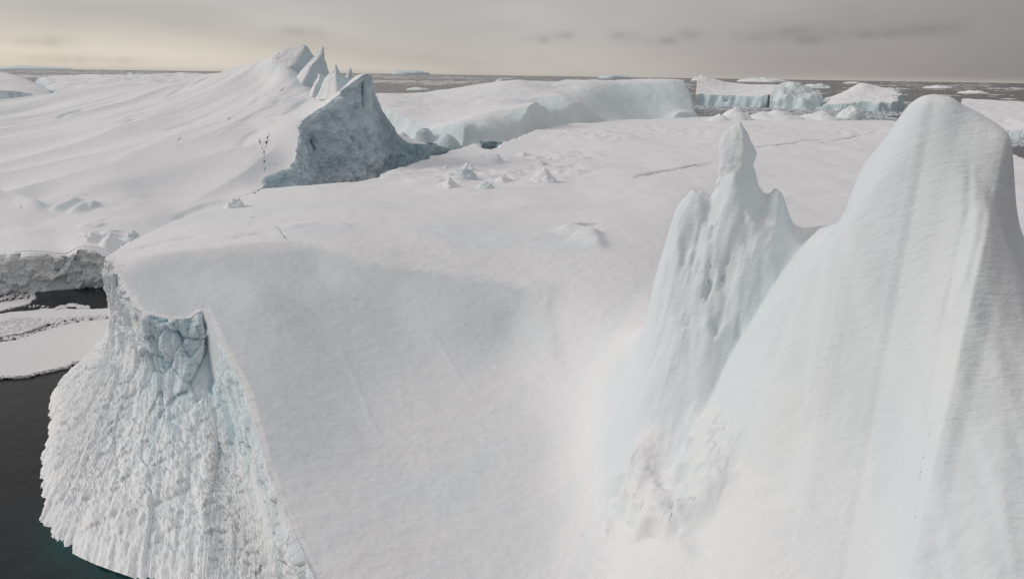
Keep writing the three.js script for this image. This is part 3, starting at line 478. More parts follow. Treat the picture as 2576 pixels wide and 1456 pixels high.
{
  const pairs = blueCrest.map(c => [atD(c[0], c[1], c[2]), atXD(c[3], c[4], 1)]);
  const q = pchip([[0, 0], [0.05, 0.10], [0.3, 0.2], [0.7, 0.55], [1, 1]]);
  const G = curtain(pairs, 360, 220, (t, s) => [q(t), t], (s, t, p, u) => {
    const b1 = blocky(u / 11 + 0.8 * noise(u * 0.05, p.y * 0.05), p.y / 22), rough = fbm(u * 0.11, p.y * 0.10, 5, 5, 0.6), rd = ridged(u * 0.05 + p.y * 0.035, p.y * 0.03 - u * 0.02, 9, 3), scar = ridged(u * 0.16, p.y * 0.025, 2, 2);
    const left = 1 - sstep(0.1, 0.24, s);
    const o = 0.6 * b1[0] + 2.3 * rough + 1.0 * rd + (0.3 + 0.7 * left) * 0.7 * scar;
    const n = 0.5 + 0.6 * fbm(u * 0.06 + 4, p.y * 0.06, 3, 4);
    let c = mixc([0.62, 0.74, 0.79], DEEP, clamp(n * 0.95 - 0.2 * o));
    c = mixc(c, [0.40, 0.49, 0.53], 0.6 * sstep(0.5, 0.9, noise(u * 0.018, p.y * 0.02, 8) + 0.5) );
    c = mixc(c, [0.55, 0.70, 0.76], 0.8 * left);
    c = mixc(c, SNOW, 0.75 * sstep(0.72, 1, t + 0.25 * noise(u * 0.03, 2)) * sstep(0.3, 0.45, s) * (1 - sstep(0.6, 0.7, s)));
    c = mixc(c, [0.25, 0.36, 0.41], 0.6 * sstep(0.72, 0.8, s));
    const slit = Math.exp(-(((s - 0.585) / 0.0035) ** 2)) * sstep(0.03, 0.07, t) * (1 - sstep(0.22, 0.3, t)) + Math.exp(-(((s - 0.40) / 0.004) ** 2)) * sstep(0.24, 0.27, t) * (1 - sstep(0.36, 0.42, t)); c = mixc(c, [0.05, 0.10, 0.13], clamp(slit * 1.1));
    return [o - 0.6 - 3 * slit, c];
  }, { out: 0.9, snow: hornedBody.raw, ragged: 1.6, rag: 7, lap: 3 });
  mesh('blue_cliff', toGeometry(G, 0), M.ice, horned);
  const pairs2 = frontCrest.map(c => [atD(c[0], c[1], c[2]), atH(c[3], c[4], -1)]);
  const G2 = curtain(pairs2, 380, 130, t => [Math.pow(t, 1.3), t], (s, t, p, u) => {
    const b1 = blocky(u / 5 + noise(u * 0.1, p.y * 0.1), p.y / 5), b2 = blocky(u / 2.2, p.y / 2.4 + 5), rough = fbm(u * 0.2, p.y * 0.2, 7, 5, 0.6), rd = ridged(u * 0.09 + p.y * 0.12, p.y * 0.1 - u * 0.04, 2, 3);
    const cave = Math.exp(-(((p.x + 213) / 9) ** 2)) * sstep(0.6, 0.85, t);
    const o = 1.7 * b1[0] + 0.5 * b2[0] + 0.9 * rough + 1.0 * rd - 2.5 * cave;
    return [o - 0.5, mixc(mixc([0.86, 0.865, 0.87], [0.66, 0.72, 0.75], clamp(0.4 - 0.3 * o + 0.3 * rough)), ICE, 0.35 * sstep(0.6, 0.8, t))];
  }, { out: 0.8, snow: hornedBody.raw, ragged: 1.3, rag: 8, lap: 3 });
  mesh('sea_cliff', toGeometry(G2, 0), M.ice, horned);
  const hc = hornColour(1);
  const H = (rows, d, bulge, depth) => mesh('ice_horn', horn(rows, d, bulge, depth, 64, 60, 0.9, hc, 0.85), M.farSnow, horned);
  H([[113, 763, 766, 768], [120, 722, 766, 774], [132, 694, 762, 782], [142, 686, 756, 790], [157, 684, 748, 795], [170, 680, 732, 795], [182, 676, 721, 790], [208, 668, 717, 780], [235, 655, 704, 770], [262, 650, 700, 760]], 690, 0.45, 0.45);
  H([[117, 809, 810, 812], [124, 804, 811, 814], [132, 797, 811, 815], [146, 786, 803, 816], [163, 770, 787, 821], [181, 754, 779, 826], [205, 738, 768, 828], [243, 720, 758, 824], [262, 712, 750, 820]], 672, 0.6, 0.7);
  H([[185, 803, 804, 806], [192, 799, 805, 816], [205, 792, 801, 822], [225, 782, 793, 824], [250, 770, 786, 820], [265, 762, 780, 816]], 642, 0.7, 0.8);
  H([[162, 842, 843, 844], [168, 839, 844, 848], [180, 830, 846, 853], [193, 820, 847, 866], [205, 812, 850, 890], [225, 804, 855, 906], [250, 792, 860, 925]], 634, 0.7, 0.9);
  H([[171, 880, 881.5, 883], [178, 875, 880, 884.5], [194, 866, 876, 885], [212, 852, 876, 890]], 668, 0.9, 0.9);
}
// a crack: a jagged dark slit that follows the snow
function crack(hit, pts, w, parent, mat = M.crack, broken = 0.35, d0 = 60) {
  const l = []; for (let i = 0; i < pts.length - 1; i++) { const n = Math.max(4, Math.ceil(Math.hypot(pts[i + 1][0] - pts[i][0], pts[i + 1][1] - pts[i][1]) / 4)); for (let k = 0; k < n; k++) l.push([lerp(pts[i][0], pts[i + 1][0], k / n), lerp(pts[i][1], pts[i + 1][1], k / n)]); }
  const P = l.map(p => hit(p[0], p[1], d0)).filter(Boolean), pos = [], idx = [];
  for (let i = 0; i < P.length; i++) {
    const a = P[Math.max(i - 1, 0)], b = P[Math.min(i + 1, P.length - 1)], v = b.clone().sub(a).setY(0).normalize(), s = new THREE.Vector3(-v.z, 0, v.x), f = sstep(0, 2, i) * sstep(0, 2, P.length - 1 - i);
    const ww = w * f * (rnd() < broken ? 0.12 : 0.4 + 0.9 * rnd()), o = (rnd() - 0.5) * w * 1.6, c = P[i].clone().addScaledVector(s, o); c.y += 0.02 + w * 0.16;
    pos.push(...c.clone().addScaledVector(s, ww / 2).toArray(), ...c.clone().addScaledVector(s, -ww / 2).toArray());
    if (i) { const k = i * 2; idx.push(k - 2, k - 1, k, k, k - 1, k + 1); }
  }
  const g = new THREE.BufferGeometry(); g.setAttribute('position', new THREE.Float32BufferAttribute(pos, 3)); g.setAttribute('uv', new THREE.Float32BufferAttribute(new Float32Array(pos.length / 3 * 2), 2)); g.setIndex(idx); g.computeVertexNormals();
  return mesh('crack', g, mat, parent);
}
crack(slopeHit, [[650, 347], [655, 362], [661, 380], [664, 395], [664, 420], [665, 436]], 0.9, horned);
crack(slopeHit, [[678, 332], [674, 345], [671, 360], [664, 378]], 1.2, horned);
crack(slopeHit, [[566, 306], [580, 296], [600, 283], [625, 266], [650, 250]], 0.9, horned, M.crack, 0.7);
crack(slopeHit, [[462, 324], [455, 340], [448, 356], [440, 384]], 0.65, horned, M.crack, 0.6);
crack(slopeHit, [[680, 395], [688, 412], [692, 424]], 0.8, horned, M.seam);
crack(slopeHit, [[702, 231], [712, 222], [720, 214]], 1.2, horned);
crack(slopeHit, [[52, 510], [54, 522], [54, 534]], 0.8, horned);
crack(slopeHit, [[440, 270], [432, 285]], 0.7, horned, M.seam);
crack(nearHit, [[692, 568], [706, 582], [714, 596], [722, 606]], 0.5, berg, M.seam, 0.1);
crack(nearHit, [[420, 660], [428, 676], [438, 698]], 0.16, berg, M.seam, 0.3);
crack(nearHit, [[632, 545], [640, 549]], 0.7, berg, M.crack, 0);
crack(nearHit, [[1590, 449], [1620, 440], [1660, 433], [1720, 421], [1760, 411]], 1.1, berg, M.seam, 0.2);
crack(nearHit, [[1890, 372], [1960, 364], [2010, 358]], 1.6, berg, M.seam, 0.3);
crack(nearHit, [[2060, 360], [2130, 349], [2210, 330]], 1.8, berg, M.seam, 0.3);
crack(nearHit, [[2424, 340], [2432, 400], [2436, 470], [2430, 540]], 0.10, berg, M.seam, 0.45);
crack(nearHit, [[2400, 690], [2385, 760], [2372, 830]], 0.14, berg, M.seam, 0.4);
crack(nearHit, [[2345, 1060], [2325, 1150], [2308, 1260], [2300, 1340]], 0.16, berg, M.seam, 0.4);
for (const pts of [[[1786, 650], [1791, 672], [1782, 710], [1765, 745]], [[1757, 567], [1760, 590]], [[1795, 566], [1790, 592]], [[1840, 680], [1838, 700]], [[1745, 590], [1748, 630]], [[1890, 435], [1893, 450]]]) crack(nearHit, pts, 0.38, berg, M.seam, 0.3);

// long rounded berg in the middle distance
const hump = thing('iceberg', 'long low rounded snow iceberg behind the plain in the centre of the photo', 'iceberg');
const humpBody = bergBody([...H3([[1000, 335, 8], [1060, 346, 8], [1160, 357, 8], [1260, 354, 8], [1340, 338, 8], [1420, 314, 8], [1540, 305, 8], [1640, 301, 8], [1700, 298, 8], [1766, 294, 8]]), ...D3([[945, 236, 1500], [1000, 262, 1330], [1000, 300, 1180], [1060, 300, 1180], [1100, 240, 1560], [1100, 280, 1280], [1150, 328, 995], [1160, 219, 1700], [1160, 260, 1400], [1160, 300, 1130], [1230, 210, 1720], [1290, 201, 1720], [1290, 240, 1480], [1240, 298, 1075], [1340, 276, 1180], [1400, 225, 1660], [1400, 207, 1780], [1420, 270, 1320], [1420, 250, 1440], [1500, 201, 1860], [1500, 230, 1680], [1500, 263, 1430], [1600, 204, 1900], [1620, 243, 1480], [1690, 207, 1900], [1690, 234, 1540], [1725, 205, 1950], [1735, 235, 1640]]),
  atXD(950, 1900, 30), atXD(1160, 2050, 40), atXD(1300, 2100, 50), atXD(1500, 2150, 55), atXD(1700, 2250, 60), atXD(1740, 2050, 70)],
  [...H3([[940, 322, 5], [1000, 337, 5], [1060, 349, 5], [1160, 360, 5], [1260, 357, 5], [1340, 341, 5], [1420, 316, 5], [1540, 307, 5], [1640, 303, 5], [1700, 300, 5], [1772, 294, 5]]), atXD(1752, 1900, 0), atXD(1735, 2300, 0), atXD(1300, 2250, 0), atXD(930, 2000, 0), atXD(880, 1500, 0)],
  [-0.28, 0.30, 420, 880, 2400, 300], 26, { rough: 2.2, jag: 10, colour: (x, y, z, s, sx, sz) => mixc(SNOW, ICE, 0.75 * sstep(0.10, 0.35, s) * sstep(-0.05, -0.25, sz)) });
mesh('snow_back', humpBody.geo(), M.farSnow, hump);
{
  const G = curtain([[1203, 353, 1206, 356], [1215, 356, 1214, 370], [1235, 355, 1234, 374], [1252, 357, 1250, 372], [1268, 361, 1266, 364]].map(c => [atD(c[0], c[1], 925), atD(c[2], c[3], 921)]), 60, 24, t => [t, t], (s, t, p, u) => [1.6 * fbm(u * 0.15, p.y * 0.2, 3, 4), mixc([0.10, 0.15, 0.17], DEEP, clamp(0.35 + fbm(u * 0.12, p.y * 0.12, 1, 3)))]);
  mesh('ice_hollow', toGeometry(G, 0), M.ice, hump);
}
// berg group by the open water on the right
function farBerg(label, pts, foot, grid, w, opt, group) {
  const t = thing('iceberg', label, 'iceberg', group), b = bergBody(pts, foot, grid, w, opt); mesh('ice_body', b.geo(), M.farSnow, t); return [t, b];
}
farBerg('distant iceberg with a long pale blue wall above a dark strip of water', [...D3([[1735, 232, 2600], [1735, 208, 2900], [1775, 197, 3050], [1810, 214, 2960], [1850, 234, 2700], [1850, 211, 3100], [1935, 234, 2620], [1935, 213, 3150], [1990, 214, 3100], [1990, 226, 2700]]), atXD(1760, 3700, 40), atXD(1990, 3800, 40)],
  [atXD(1715, 2580, 0), atXD(1760, 2560, 0), atXD(1850, 2520, 0), atXD(1940, 2490, 0), atXD(2010, 2560, 0), atXD(2020, 3900, 0), atXD(1700, 3900, 0)], [0.255, 0.45, 260, 2450, 3950, 200], 22, { rough: 3.5, jag: 40, jagScale: 0.012, colour: blueSteep(0.5, 1.2, 0.45) });
farBerg('distant grey angular ice block between two blue walled icebergs', [...D3([[1940, 250, 2440], [1955, 226, 2500], [1990, 208, 2560], [2030, 220, 2540], [2062, 240, 2480], [2078, 258, 2420], [2010, 235, 2460], [1975, 240, 2445]]), atXD(1990, 2700, 60), atXD(2050, 2700, 40), atXD(1940, 2700, 40)],
  [atXD(1928, 2420, 0), atXD(2000, 2400, 0), atXD(2084, 2380, 0), atXD(2085, 2600, 0), atXD(2000, 2820, 0), atXD(1930, 2700, 0)], [0.36, 0.50, 130, 2370, 2850, 90], 20, { rough: 14, jag: 16, colour: (x, y, z, s) => mixc([0.74, 0.76, 0.77], ICE, sstep(0.4, 1.4, s)) });
farBerg('distant humped iceberg with a blue ice edge at its right end', [...D3([[2085, 260, 2400], [2120, 236, 2560], [2170, 209, 2720], [2170, 240, 2500], [2200, 224, 2650], [2232, 220, 2700], [2235, 245, 2450], [2272, 243, 2440], [2262, 232, 2560], [2140, 226, 2680]]), atXD(2170, 3000, 40), atXD(2250, 2900, 30), atXD(2100, 2700, 25), atXD(2080, 3100, 15)],
  [atXD(2078, 2370, 0), atXD(2150, 2330, 0), atXD(2210, 2300, 0), atXD(2274, 2290, 0), atXD(2285, 2450, 0), atXD(2280, 2900, 0), atXD(2080, 3200, 0)], [0.43, 0.62, 220, 2260, 3250, 170], 18, { rough: 4, jag: 22, colour: blueSteep(0.6, 1.4, 0.7) });
farBerg('broad white iceberg half hidden behind the rounded dome on the right', [...D3([[2380, 246, 1900], [2440, 252, 1800], [2500, 258, 1720], [2590, 266, 1680], [2700, 275, 1650], [2480, 300, 1420], [2545, 318, 1330], [2600, 312, 1330], [2700, 318, 1300]]), atXD(2450, 2200, 40), atXD(2700, 2100, 40)],
  [atXD(2350, 1500, 0), atXD(2480, 1370, 0), atXD(2545, 1270, 0), atXD(2600, 1255, 0), atXD(2800, 1230, 0), atXD(2900, 2200, 0), atXD(2400, 2300, 0), atXD(2340, 1900, 0)], [0.63, 1.02, 200, 1200, 2350, 160], 10, { rough: 3, jag: 9, jagScale: 0.04, colour: blueSteep(0.8, 1.8, 0.5) });
farBerg('low snow iceberg with a small grey cliff at the far left edge', [...D3([[-80, 196, 1500], [0, 190, 1500], [60, 199, 1400], [95, 214, 1250], [110, 236, 1080], [70, 222, 1100], [46, 221, 1060], [0, 222, 1040], [-80, 222, 1040], [30, 210, 1180]]), atXD(0, 1800, 50), atXD(110, 1500, 25)],
  [atXD(-150, 1000, 0), atXD(0, 1000, 0), atXD(46, 1010, 0), atXD(80, 1015, 0), atXD(130, 1040, 0), atXD(140, 1500, 0), atXD(60, 1900, 0), atXD(-150, 1900, 0)], [-0.92, -0.63, 170, 990, 1950, 120], 9, { rough: 2, jag: 8, jagScale: 0.03, colour: blueSteep(0.7, 1.6, 0.4) });
farBerg('flat snow iceberg stretching behind the crest of the horned iceberg on the left', [...D3([[90, 205, 1450], [200, 200, 1500], [320, 197, 1550], [330, 190, 1700], [450, 199, 1600], [520, 192, 1700], [580, 190, 1700], [120, 225, 1180], [250, 222, 1180], [400, 218, 1200], [540, 212, 1250], [480, 188, 1900], [200, 191, 1800]]), atXD(200, 2200, 40), atXD(500, 2200, 40)],
  [atXD(80, 1100, 0), atXD(300, 1100, 0), atXD(650, 1150, 0), atXD(650, 2300, 0), atXD(60, 2300, 0)], [-0.80, -0.30, 260, 1080, 2350, 140], 30, { rough: 5, jag: 14, colour: blueSteep(0.25, 0.7, 0.25) });

// heaps: snow mounds and broken ice on the plain
function heapGeometry(r, h, sharp, rough, blue, sx = 1, flat = 0) {
  const o = rnd() * 100, G = gridGeometry(44, 26, (i, j) => {
    const a = i / 44 * Math.PI * 2, u = j / 25, q = 1 + 0.25 * noise(Math.cos(a) * 1.3 + o, Math.sin(a) * 1.3, o) , ru = u * 1.25;
    let y = h * (Math.pow(clamp(1 - u), sharp)); if (flat) y = Math.min(y, h * (1 - flat) + 0.2 * h * u);
    const x = Math.cos(a) * r * ru * q * sx, z = Math.sin(a) * r * ru * q, n = rough * h * fbm(x / r * 1.6 + o, y / h * 1.2, z / r * 1.6 + o, 4) * (0.3 + 0.7 * u) * (1 - u * u);
    return { p: [x + 0.3 * n, y + n - (u > 0.9 ? (u - 0.9) * 6 * h * 0.3 : 0), z], c: mixc(mixc(SNOW, ICE, clamp(blue * (0.5 + 0.8 * noise(x / r * 2, y / h * 2, z / r * 2 + o)) + blue * 0.3)), DEEP, blue > 0.9 ? 0.25 : 0), uv: [x, z] };
  }, null, true);
  return toGeometry(G, 0);
}
function mound(name, label, cat, [px, py, w, h], { sharp = 1.3, rough = 0.35, blue = 0.15, hit = nearHit, sea = false, group, flat = 0, mat = M.farSnow } = {}) {
  const p = sea ? atH(px, py, 0) : hit(px, py); if (!p) return null;
  const k = Math.hypot(p.x, p.z, 100 - p.y) / 1718, r = w / 2 * k / 1.1;
  const m = mesh(name, heapGeometry(r, h * k * 1.05, sharp, rough, blue, 1, flat), mat); m.position.copy(p).add(new THREE.Vector3(0, -0.06 * h * k, -r * 0.5)); tag(m, label, cat, group); return m;
}
const G1 = 'small snow cones and lumps on the plain';
mound('snow_mound', 'small white cone behind the blocky lump below the blue cliff', 'snow mound', [1173, 430, 44, 20], { sharp: 1.05, rough: 0.8, group: G1 });
mound('ice_block', 'blocky pale blue lump on the plain below the end of the blue cliff', 'ice block', [1170, 447, 54, 22], { sharp: 0.9, rough: 0.9, blue: 0.95 });
mound('snow_mound', 'narrow upright snow lump with a bluish side below the dark hollow', 'snow mound', [1251, 411, 36, 24], { sharp: 1.1, rough: 0.6, blue: 0.6, group: G1 });
mound('snow_mound', 'largest sharp white snow cone on the plain near the middle', 'snow mound', [1368, 458, 78, 33], { sharp: 1.35, rough: 0.45, group: G1 });
mound('snow_mound', 'low white cone just left of the largest snow cone', 'snow mound', [1268, 458, 52, 20], { sharp: 1.2, rough: 0.6, group: G1 });
mound('ice_block', 'rounded bluish ice lump at the front of the small cones', 'ice block', [1219, 474, 46, 18], { sharp: 0.8, rough: 0.7, blue: 0.8 });
mound('snow_mound', 'broad soft snow lump leftmost of the small cones', 'snow mound', [1128, 470, 56, 22], { sharp: 1.2, rough: 0.5, group: G1 });
mound('snow_mound', 'low soft hummock behind the small cones below the hollow', 'snow mound', [1318, 392, 40, 9], { sharp: 1.05, rough: 0.8, group: G1 });
mound('snow_mound', 'tiny white peak up the plain behind the largest snow cone', 'snow mound', [1359, 410, 26, 8], { group: G1 });
mound('snow_mound', 'tiniest white peak furthest right behind the largest snow cone', 'snow mound', [1383, 402, 20, 7], { group: G1 });
mound('snow_mound', 'small lump on the edge of the plain below the blue cliff', 'snow mound', [1120, 424, 26, 8], { rough: 0.8, group: G1 });
mound('ice_spike', 'small white spike at the foot of the long rounded iceberg', 'ice spike', [1676, 297, 26, 23], { sharp: 1.6, rough: 0.4 });
mound('snow_mound', 'rounded snow knoll at the far edge of the plain behind the pinnacle', 'snow mound', [1855, 302, 74, 31], { sharp: 0.95, rough: 0.3 });
mound('snow_mound', 'low peaked snow knoll left of the rounded knoll behind the pinnacle', 'snow mound', [1812, 304, 70, 16], { sharp: 1.1, rough: 0.6 });
mound('snow_mound', 'long low snow bank along the far edge right of the pinnacle', 'snow mound', [1965, 298, 120, 18], { sharp: 0.8, rough: 0.7 });
mound('snow_mound', 'low snow bank at the far edge left of the grey rounded berg', 'snow mound', [2075, 300, 90, 17], { sharp: 0.8, rough: 0.6 });
mound('iceberg', 'small grey rounded iceberg standing in the broken ice beyond the plain', 'iceberg', [2144, 299, 52, 27], { sharp: 0.55, rough: 0.5, blue: 0.5, sea: true });
mound('ice_block', 'cracked white ice pile on the slope left of the blue cliff foot', 'ice block', [585, 522, 44, 20], { sharp: 0.7, rough: 0.9, blue: 0.4, hit: (x, y) => nearHit(x, y) || slopeHit(x, y, 290) });
{ const h = (x, y) => slopeHit(x, y, 290);
  mound('snow_mound', 'smooth snow lump on the left cliff top left of the tilted block', 'snow mound', [273, 622, 56, 30], { sharp: 0.8, rough: 0.4, hit: h });
  mound('snow_mound', 'low rough snow lump behind the cliff top pinnacle side', 'snow mound', [224, 606, 44, 16], { sharp: 0.8, rough: 0.6, hit: h });
  mound('ice_block', 'dark rough ice knob on the cliff edge right of the small pinnacle', 'ice block', [205, 640, 46, 18], { sharp: 0.7, rough: 0.8, blue: 0.8, hit: h });
  mound('ice_block', 'broken ice block where the left cliff meets the near iceberg corner', 'ice block', [322, 638, 42, 30], { sharp: 0.6, rough: 0.9, blue: 0.6, hit: h });
  mound('ice_block', 'small tilted grey ice block standing above the near iceberg corner', 'ice block', [331, 611, 32, 24], { sharp: 0.45, rough: 1.0, blue: 0.8, hit: h });
}
{
  const t = (name, label, cat, rows, d, b, dp, col, amp = 0.4) => { const g = horn(rows, d, b, dp, 48, 44, amp, col, 0.3); g.computeBoundingBox(); const bb = g.boundingBox, x = (bb.min.x + bb.max.x) / 2, z = (bb.min.z + bb.max.z) / 2; g.translate(-x, -bb.min.y, -z); const m = mesh(name, g, M.farSnow); m.position.set(x, bb.min.y, z); return tag(m, label, cat); };
  const hc = (x, y, z, ct, st, off) => off > 0 ? mixc(SNOW, ICE, 0.7) : SNOW, bc = (x, y, z) => mixc(ICE, DEEP, 0.15 + 0.15 * noise(x * 0.1, y * 0.1, z * 0.1));
  t('ice_pinnacle', 'small snow pinnacle on top of the grey cliff at the left edge', 'ice pinnacle', [[586, 94, 101, 107], [589, 92, 101, 108.5], [600, 92.5, 102, 111], [612, 92, 104, 116], [624, 88, 107, 120], [634, 80, 108, 122], [646, 68, 108, 124]], 307, 0.8, 1, hc, 0.25);
  t('ice_block', 'pale blue flat topped ice block at the foot of the rounded berg', 'ice block', [[306, 1056, 1066, 1076], [309, 1050, 1068, 1080], [316, 1046, 1070, 1086], [326, 1044, 1072, 1093], [341, 1038, 1072, 1104]], 1050, 0.6, 0.8, bc, 0.45);
  t('ice_block', 'pale blue wedge of ice right of the flat topped block', 'ice block', [[320, 1120, 1125, 1130], [326, 1113, 1128, 1140], [338, 1105, 1130, 1152], [360, 1094, 1130, 1166]], 945, 0.6, 0.8, bc, 0.45);
  t('ice_block', 'small low ice lump left of the flat topped blue block', 'ice block', [[317, 1008, 1012, 1018], [322, 1002, 1012, 1024], [333, 994, 1012, 1034]], 1095, 0.7, 0.8, hc, 0.5);
}

// ---------- floes and broken ice ----------
function slab(pts, y0, y1, n = 1, jag = 0.6, inner = 0) {  // a jagged plate of ice from an outline
  const out = []; for (let i = 0; i < pts.length; i++) { const a = pts[i], b = pts[(i + 1) % pts.length], L = Math.hypot(b.x - a.x, b.z - a.z), m = Math.max(1, Math.round(L / n)); for (let k = 0; k < m; k++) { const t = k / m, o = jag * (noise(lerp(a.x, b.x, t) * 0.35, lerp(a.z, b.z, t) * 0.35, 2) * 1.6 + (rnd() - 0.5) * 0.8); out.push(new THREE.Vector2(lerp(a.x, b.x, t) + o, -(lerp(a.z, b.z, t) + o))); } }
  const g = new THREE.ExtrudeGeometry(new THREE.Shape(out), { depth: y1 - y0 - 0.12, bevelEnabled: true, bevelThickness: 0.06, bevelSize: 0.08, bevelSegments: 1 });
  g.rotateX(-Math.PI / 2); g.translate(0, y0 + 0.06, 0); return g;
}
const W0 = l => l.map(([x, y]) => atH(x, y, 0.6));
{
  const t = (label, pts, y1, jag, group) => { const o = thing('ice_floe', label, 'ice floe', group); mesh('snow_top', slab(W0(pts), -0.3, y1, 0.9, jag), M.floe, o); return o; };
  t('large snow covered ice floe at the left edge beside the near iceberg', [[-260, 895], [-60, 868], [0, 862], [60, 852], [130, 826], [190, 812], [300, 800], [320, 870], [236, 902], [190, 912], [140, 930], [80, 942], [0, 951], [-120, 962], [-280, 985]], 1.0, 0.9);
  t('snow covered ice floe between the dark channel and the large floe', [[-260, 845], [-100, 815], [0, 790], [60, 783], [112, 777], [150, 776], [220, 778], [300, 775], [310, 793], [190, 800], [120, 814], [60, 836], [0, 846], [-200, 885]], 0.8, 0.6);
  t('narrow ice floe in the dark channel under the left cliff', [[-200, 800], [-100, 775], [0, 762], [50, 753], [78, 755], [70, 763], [30, 772], [0, 781], [-120, 812]], 0.6, 0.7);
  // rubble: pressure ridges and broken bits along the floes
  const list = [], chunk = (p, s) => { const g = new THREE.DodecahedronGeometry(s, 0); const a = g.attributes.position; for (let i = 0; i < a.count; i++) { const h = noise(a.getX(i) * 3 + p.x, a.getY(i) * 3, a.getZ(i) * 3 + p.z) * 0.5 + 1; a.setXYZ(i, a.getX(i) * h * (1 + rnd() * 0.02), a.getY(i) * h * 0.5, a.getZ(i) * h); } g.rotateY(rnd() * 6.3); g.rotateX((rnd() - 0.5) * 0.7); g.translate(p.x, p.y, p.z); g.computeVertexNormals(); list.push(g); };
  const strew = (pts, n, spread, s0, s1, y) => { for (let k = 0; k < n; k++) { const f = rnd() * (pts.length - 1), i = Math.floor(f), q = [lerp(pts[i][0], pts[i + 1][0], f - i), lerp(pts[i][1], pts[i + 1][1], f - i)], p = atH(q[0], q[1] + (rnd() - 0.5) * spread, y); chunk(p, s0 + (s1 - s0) * rnd() * rnd()); } };
  strew([[-20, 838], [60, 822], [120, 808], [190, 802], [265, 800]], 330, 16, 0.3, 1.3, 0.8);
  strew([[-20, 855], [60, 846], [130, 822], [190, 811]], 170, 8, 0.3, 1.0, 0.8);
  strew([[-20, 818], [40, 806], [100, 806]], 90, 14, 0.3, 1.1, 0.9);
  strew([[140, 776], [170, 768], [190, 769], [222, 774]], 110, 6, 0.4, 1.5, 0.9);
  strew([[-10, 950], [80, 940], [140, 928], [190, 911], [232, 902]], 170, 8, 0.2, 0.8, 0.6);
  strew([[-10, 760], [30, 752], [75, 747], [85, 742]], 220, 22, 0.3, 1.3, 0.2);
  strew([[0, 780], [60, 765], [120, 778]], 40, 10, 0.3, 0.8, 0.2);
  const r = mesh('ice_rubble', mergeGeometries(list), M.floe); r.userData = { kind: 'stuff', label: 'white broken ice rubble along the edges of the floes at the left' };
}
function plates(list, mat, name, label) { // many flat pieces of sea ice as one mesh
  const pos = [], nor = [], idx = [];
  for (const [x, z, r, th, q] of list) {
    const n = 9, k = pos.length / 3, a0 = rnd() * 6.28, sq = 0.45 + 0.55 * rnd(), dir = rnd() * 3.14, c = Math.cos(dir), s = Math.sin(dir); const ring = [];
    for (let i = 0; i < n; i++) { const a = a0 + i / n * 6.283, rr = r * (0.55 + 0.6 * rnd()), u = Math.cos(a) * rr, v = Math.sin(a) * rr * sq; ring.push([x + u * c - v * s, z + u * s + v * c]); }
    pos.push(x, th * (1 + q * rnd()), z); nor.push(0, 1, 0);
    for (const p of ring) { pos.push(p[0], th * (0.6 + q * rnd()), p[1]); nor.push(0, 1, 0); }
    for (let i = 0; i < n; i++) { const p = ring[i], dx = p[0] - x, dz = p[1] - z, l = Math.hypot(dx, dz) || 1; pos.push(p[0] + dx / l * 0.1, -0.1, p[1] + dz / l * 0.1); nor.push(dx / l, 0.2, dz / l); }
    for (let i = 0; i < n; i++) { const j = (i + 1) % n; idx.push(k, k + 1 + j, k + 1 + i, k + 1 + i, k + 1 + j, k + 1 + n + i, k + 1 + j, k + 1 + n + j, k + 1 + n + i); }
  }
  const g = new THREE.BufferGeometry(); g.setAttribute('position', new THREE.Float32BufferAttribute(pos, 3)); g.setAttribute('normal', new THREE.Float32BufferAttribute(nor, 3)); g.setAttribute('uv', new THREE.Float32BufferAttribute(new Float32Array(pos.length / 3 * 2), 2)); g.setIndex(idx);
  const m = mesh(name, g, mat); m.userData = { kind: 'stuff', label }; return m;
}
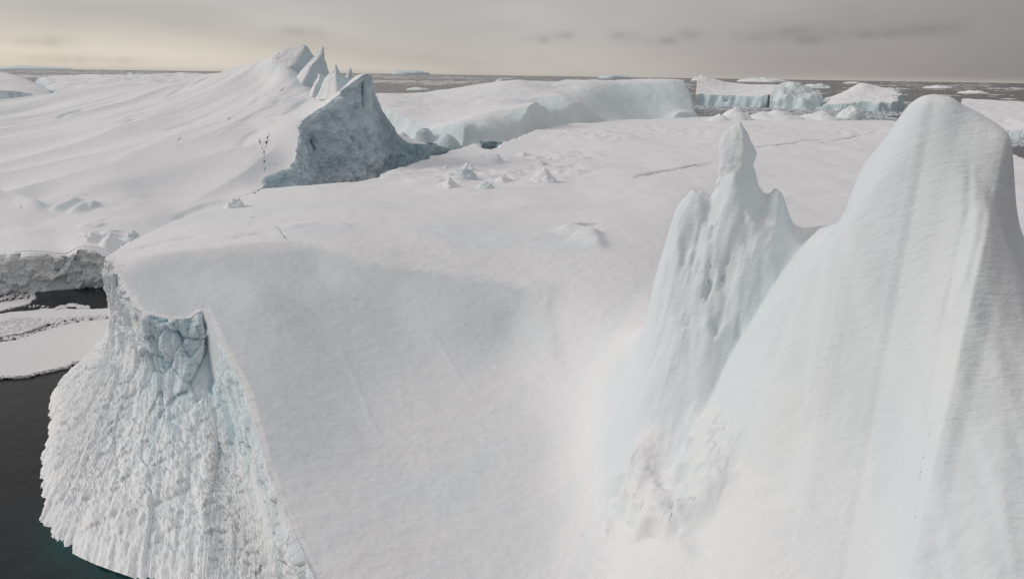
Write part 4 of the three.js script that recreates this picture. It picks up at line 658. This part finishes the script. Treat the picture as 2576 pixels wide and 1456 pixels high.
{
  const P = (px, py) => atH(px, py, 0), far = [], brash = [];
  const put = (list, x0, x1, y0, y1, n, s0, s1, th, q, dens) => { for (let k = 0; k < n; k++) { const px = lerp(x0, x1, rnd()), dy = lerp(y0, y1, rnd()), hy = 168.5 + px * 0.01436, py = hy + dy; if (dens && rnd() > dens(px, dy)) continue; const p = P(px, py), dist = Math.hypot(p.x, p.z); if (dist > 55000) continue; const w = (s0 + (s1 - s0) * Math.pow(rnd(), 2.5)) / 1718 * dist; list.push([p.x, p.z, w / 2, Math.min(th, w * 0.25), q]); } };
  const bands = (px, dy) => { const w = dy + 2.2 * noise(px * 0.004, dy * 0.1, 2); const left = sstep(1500, 900, px); const b = left * Math.max(sstep(4, 6, w) * sstep(14.5, 13, w), sstep(17, 19, w) * sstep(27, 25.5, w)) ; return clamp(0.07 + 0.95 * b + 0.35 * sstep(0.1, 0.5, noise(px * 0.006, dy * 0.25, 7))); };
  put(far, -250, 1750, 3.2, 30, 7500, 5, 46, 2.2, 0.7, bands);
  put(far, 900, 1900, 28, 66, 260, 4, 40, 2, 0.8, (x, y) => 0.25 + 0.6 * sstep(0, 0.4, noise(x * 0.01, y * 0.1, 3)));
  put(far, 1700, 2830, 3.2, 24, 3600, 3, 30, 2.2, 0.8, (x, y) => clamp(0.15 + 1.5 * noise(x * 0.006, y * 0.25, 9)));
  put(far, 1700, 2830, 20, 85, 620, 3, 46, 1.8, 0.9, (x, y) => clamp(0.2 + 1.4 * noise(x * 0.008, y * 0.10, 11)));
  plates(far, M.floe, 'pack_ice', 'scattered white pack ice drifting on the grey sea towards the horizon');
  const inB = (x, y) => clamp(1.15 - 0.9 * sstep(0.15, 0.5, noise(x * 0.02, y * 0.08, 5))) * sstep(58, 66, y + 4 * noise(x * 0.02, 3));
  put(brash, 1740, 2330, 58, 116, 6500, 3, 15, 0.8, 1.6, inB);
  put(brash, 2470, 2830, 130, 165, 900, 3, 20, 0.8, 1.5, null);
  plates(brash, M.wetIce, 'brash_ice', 'dense grey white brash ice beyond the far edge of the plain');
}
// bergs on the horizon
for (const [px, py, w, h, label, sharp, blue, rough] of [
  [1030, 187, 84, 9, 'flat topped blue grey iceberg on the horizon right of the horned iceberg', 0.25, 1.0, 0.5], [1545, 197, 66, 9, 'blue grey iceberg on the horizon above the long rounded iceberg', 0.3, 1.0, 0.5],
  [1258, 208, 26, 11, 'small peaked white berg floating behind the long rounded iceberg', 0.9, 0.5, 0.8], [327, 192, 30, 9, 'small bluish berg standing in the pack ice at the left', 0.6, 0.9, 0.8], [60, 174, 130, 6, 'long low grey berg on the horizon at the far left', 0.3, 0.9, 0.8],
  [455, 206, 70, 15, 'rough grey ice ridge behind the crest left of the horns', 0.6, 0.7, 0.9], [1050, 226, 50, 6, 'low white floe berg with a dark side in the open water by the blue cliff', 0.5, 0.8, 0.9], [1440, 208, 70, 8, 'flat blue white berg behind the crest of the long rounded iceberg', 0.35, 0.9, 0.6],
  [1768, 203, 46, 14, 'peaked white iceberg behind the blue walled iceberg at the right', 0.9, 0.5, 0.9], [1925, 206, 90, 9, 'low white iceberg behind the grey angular block', 0.4, 0.3, 0.8], [2060, 222, 60, 12, 'pale grey ice ridge behind the distant humped iceberg', 0.7, 0.7, 0.9],
  [2370, 222, 46, 6, 'small white berg in the open sea left above the dome', 0.5, 0.3, 0.9], [2460, 235, 50, 6, 'small white berg in the open sea right above the dome', 0.5, 0.3, 0.9], [2150, 210, 34, 4, 'tiny white berg on the sea behind the humped iceberg', 0.5, 0.3, 0.9],
]) mound('distant_iceberg', label, 'iceberg', [px, py, w, h], { sharp, blue, rough, sea: true });


renderer.render(scene, camera);
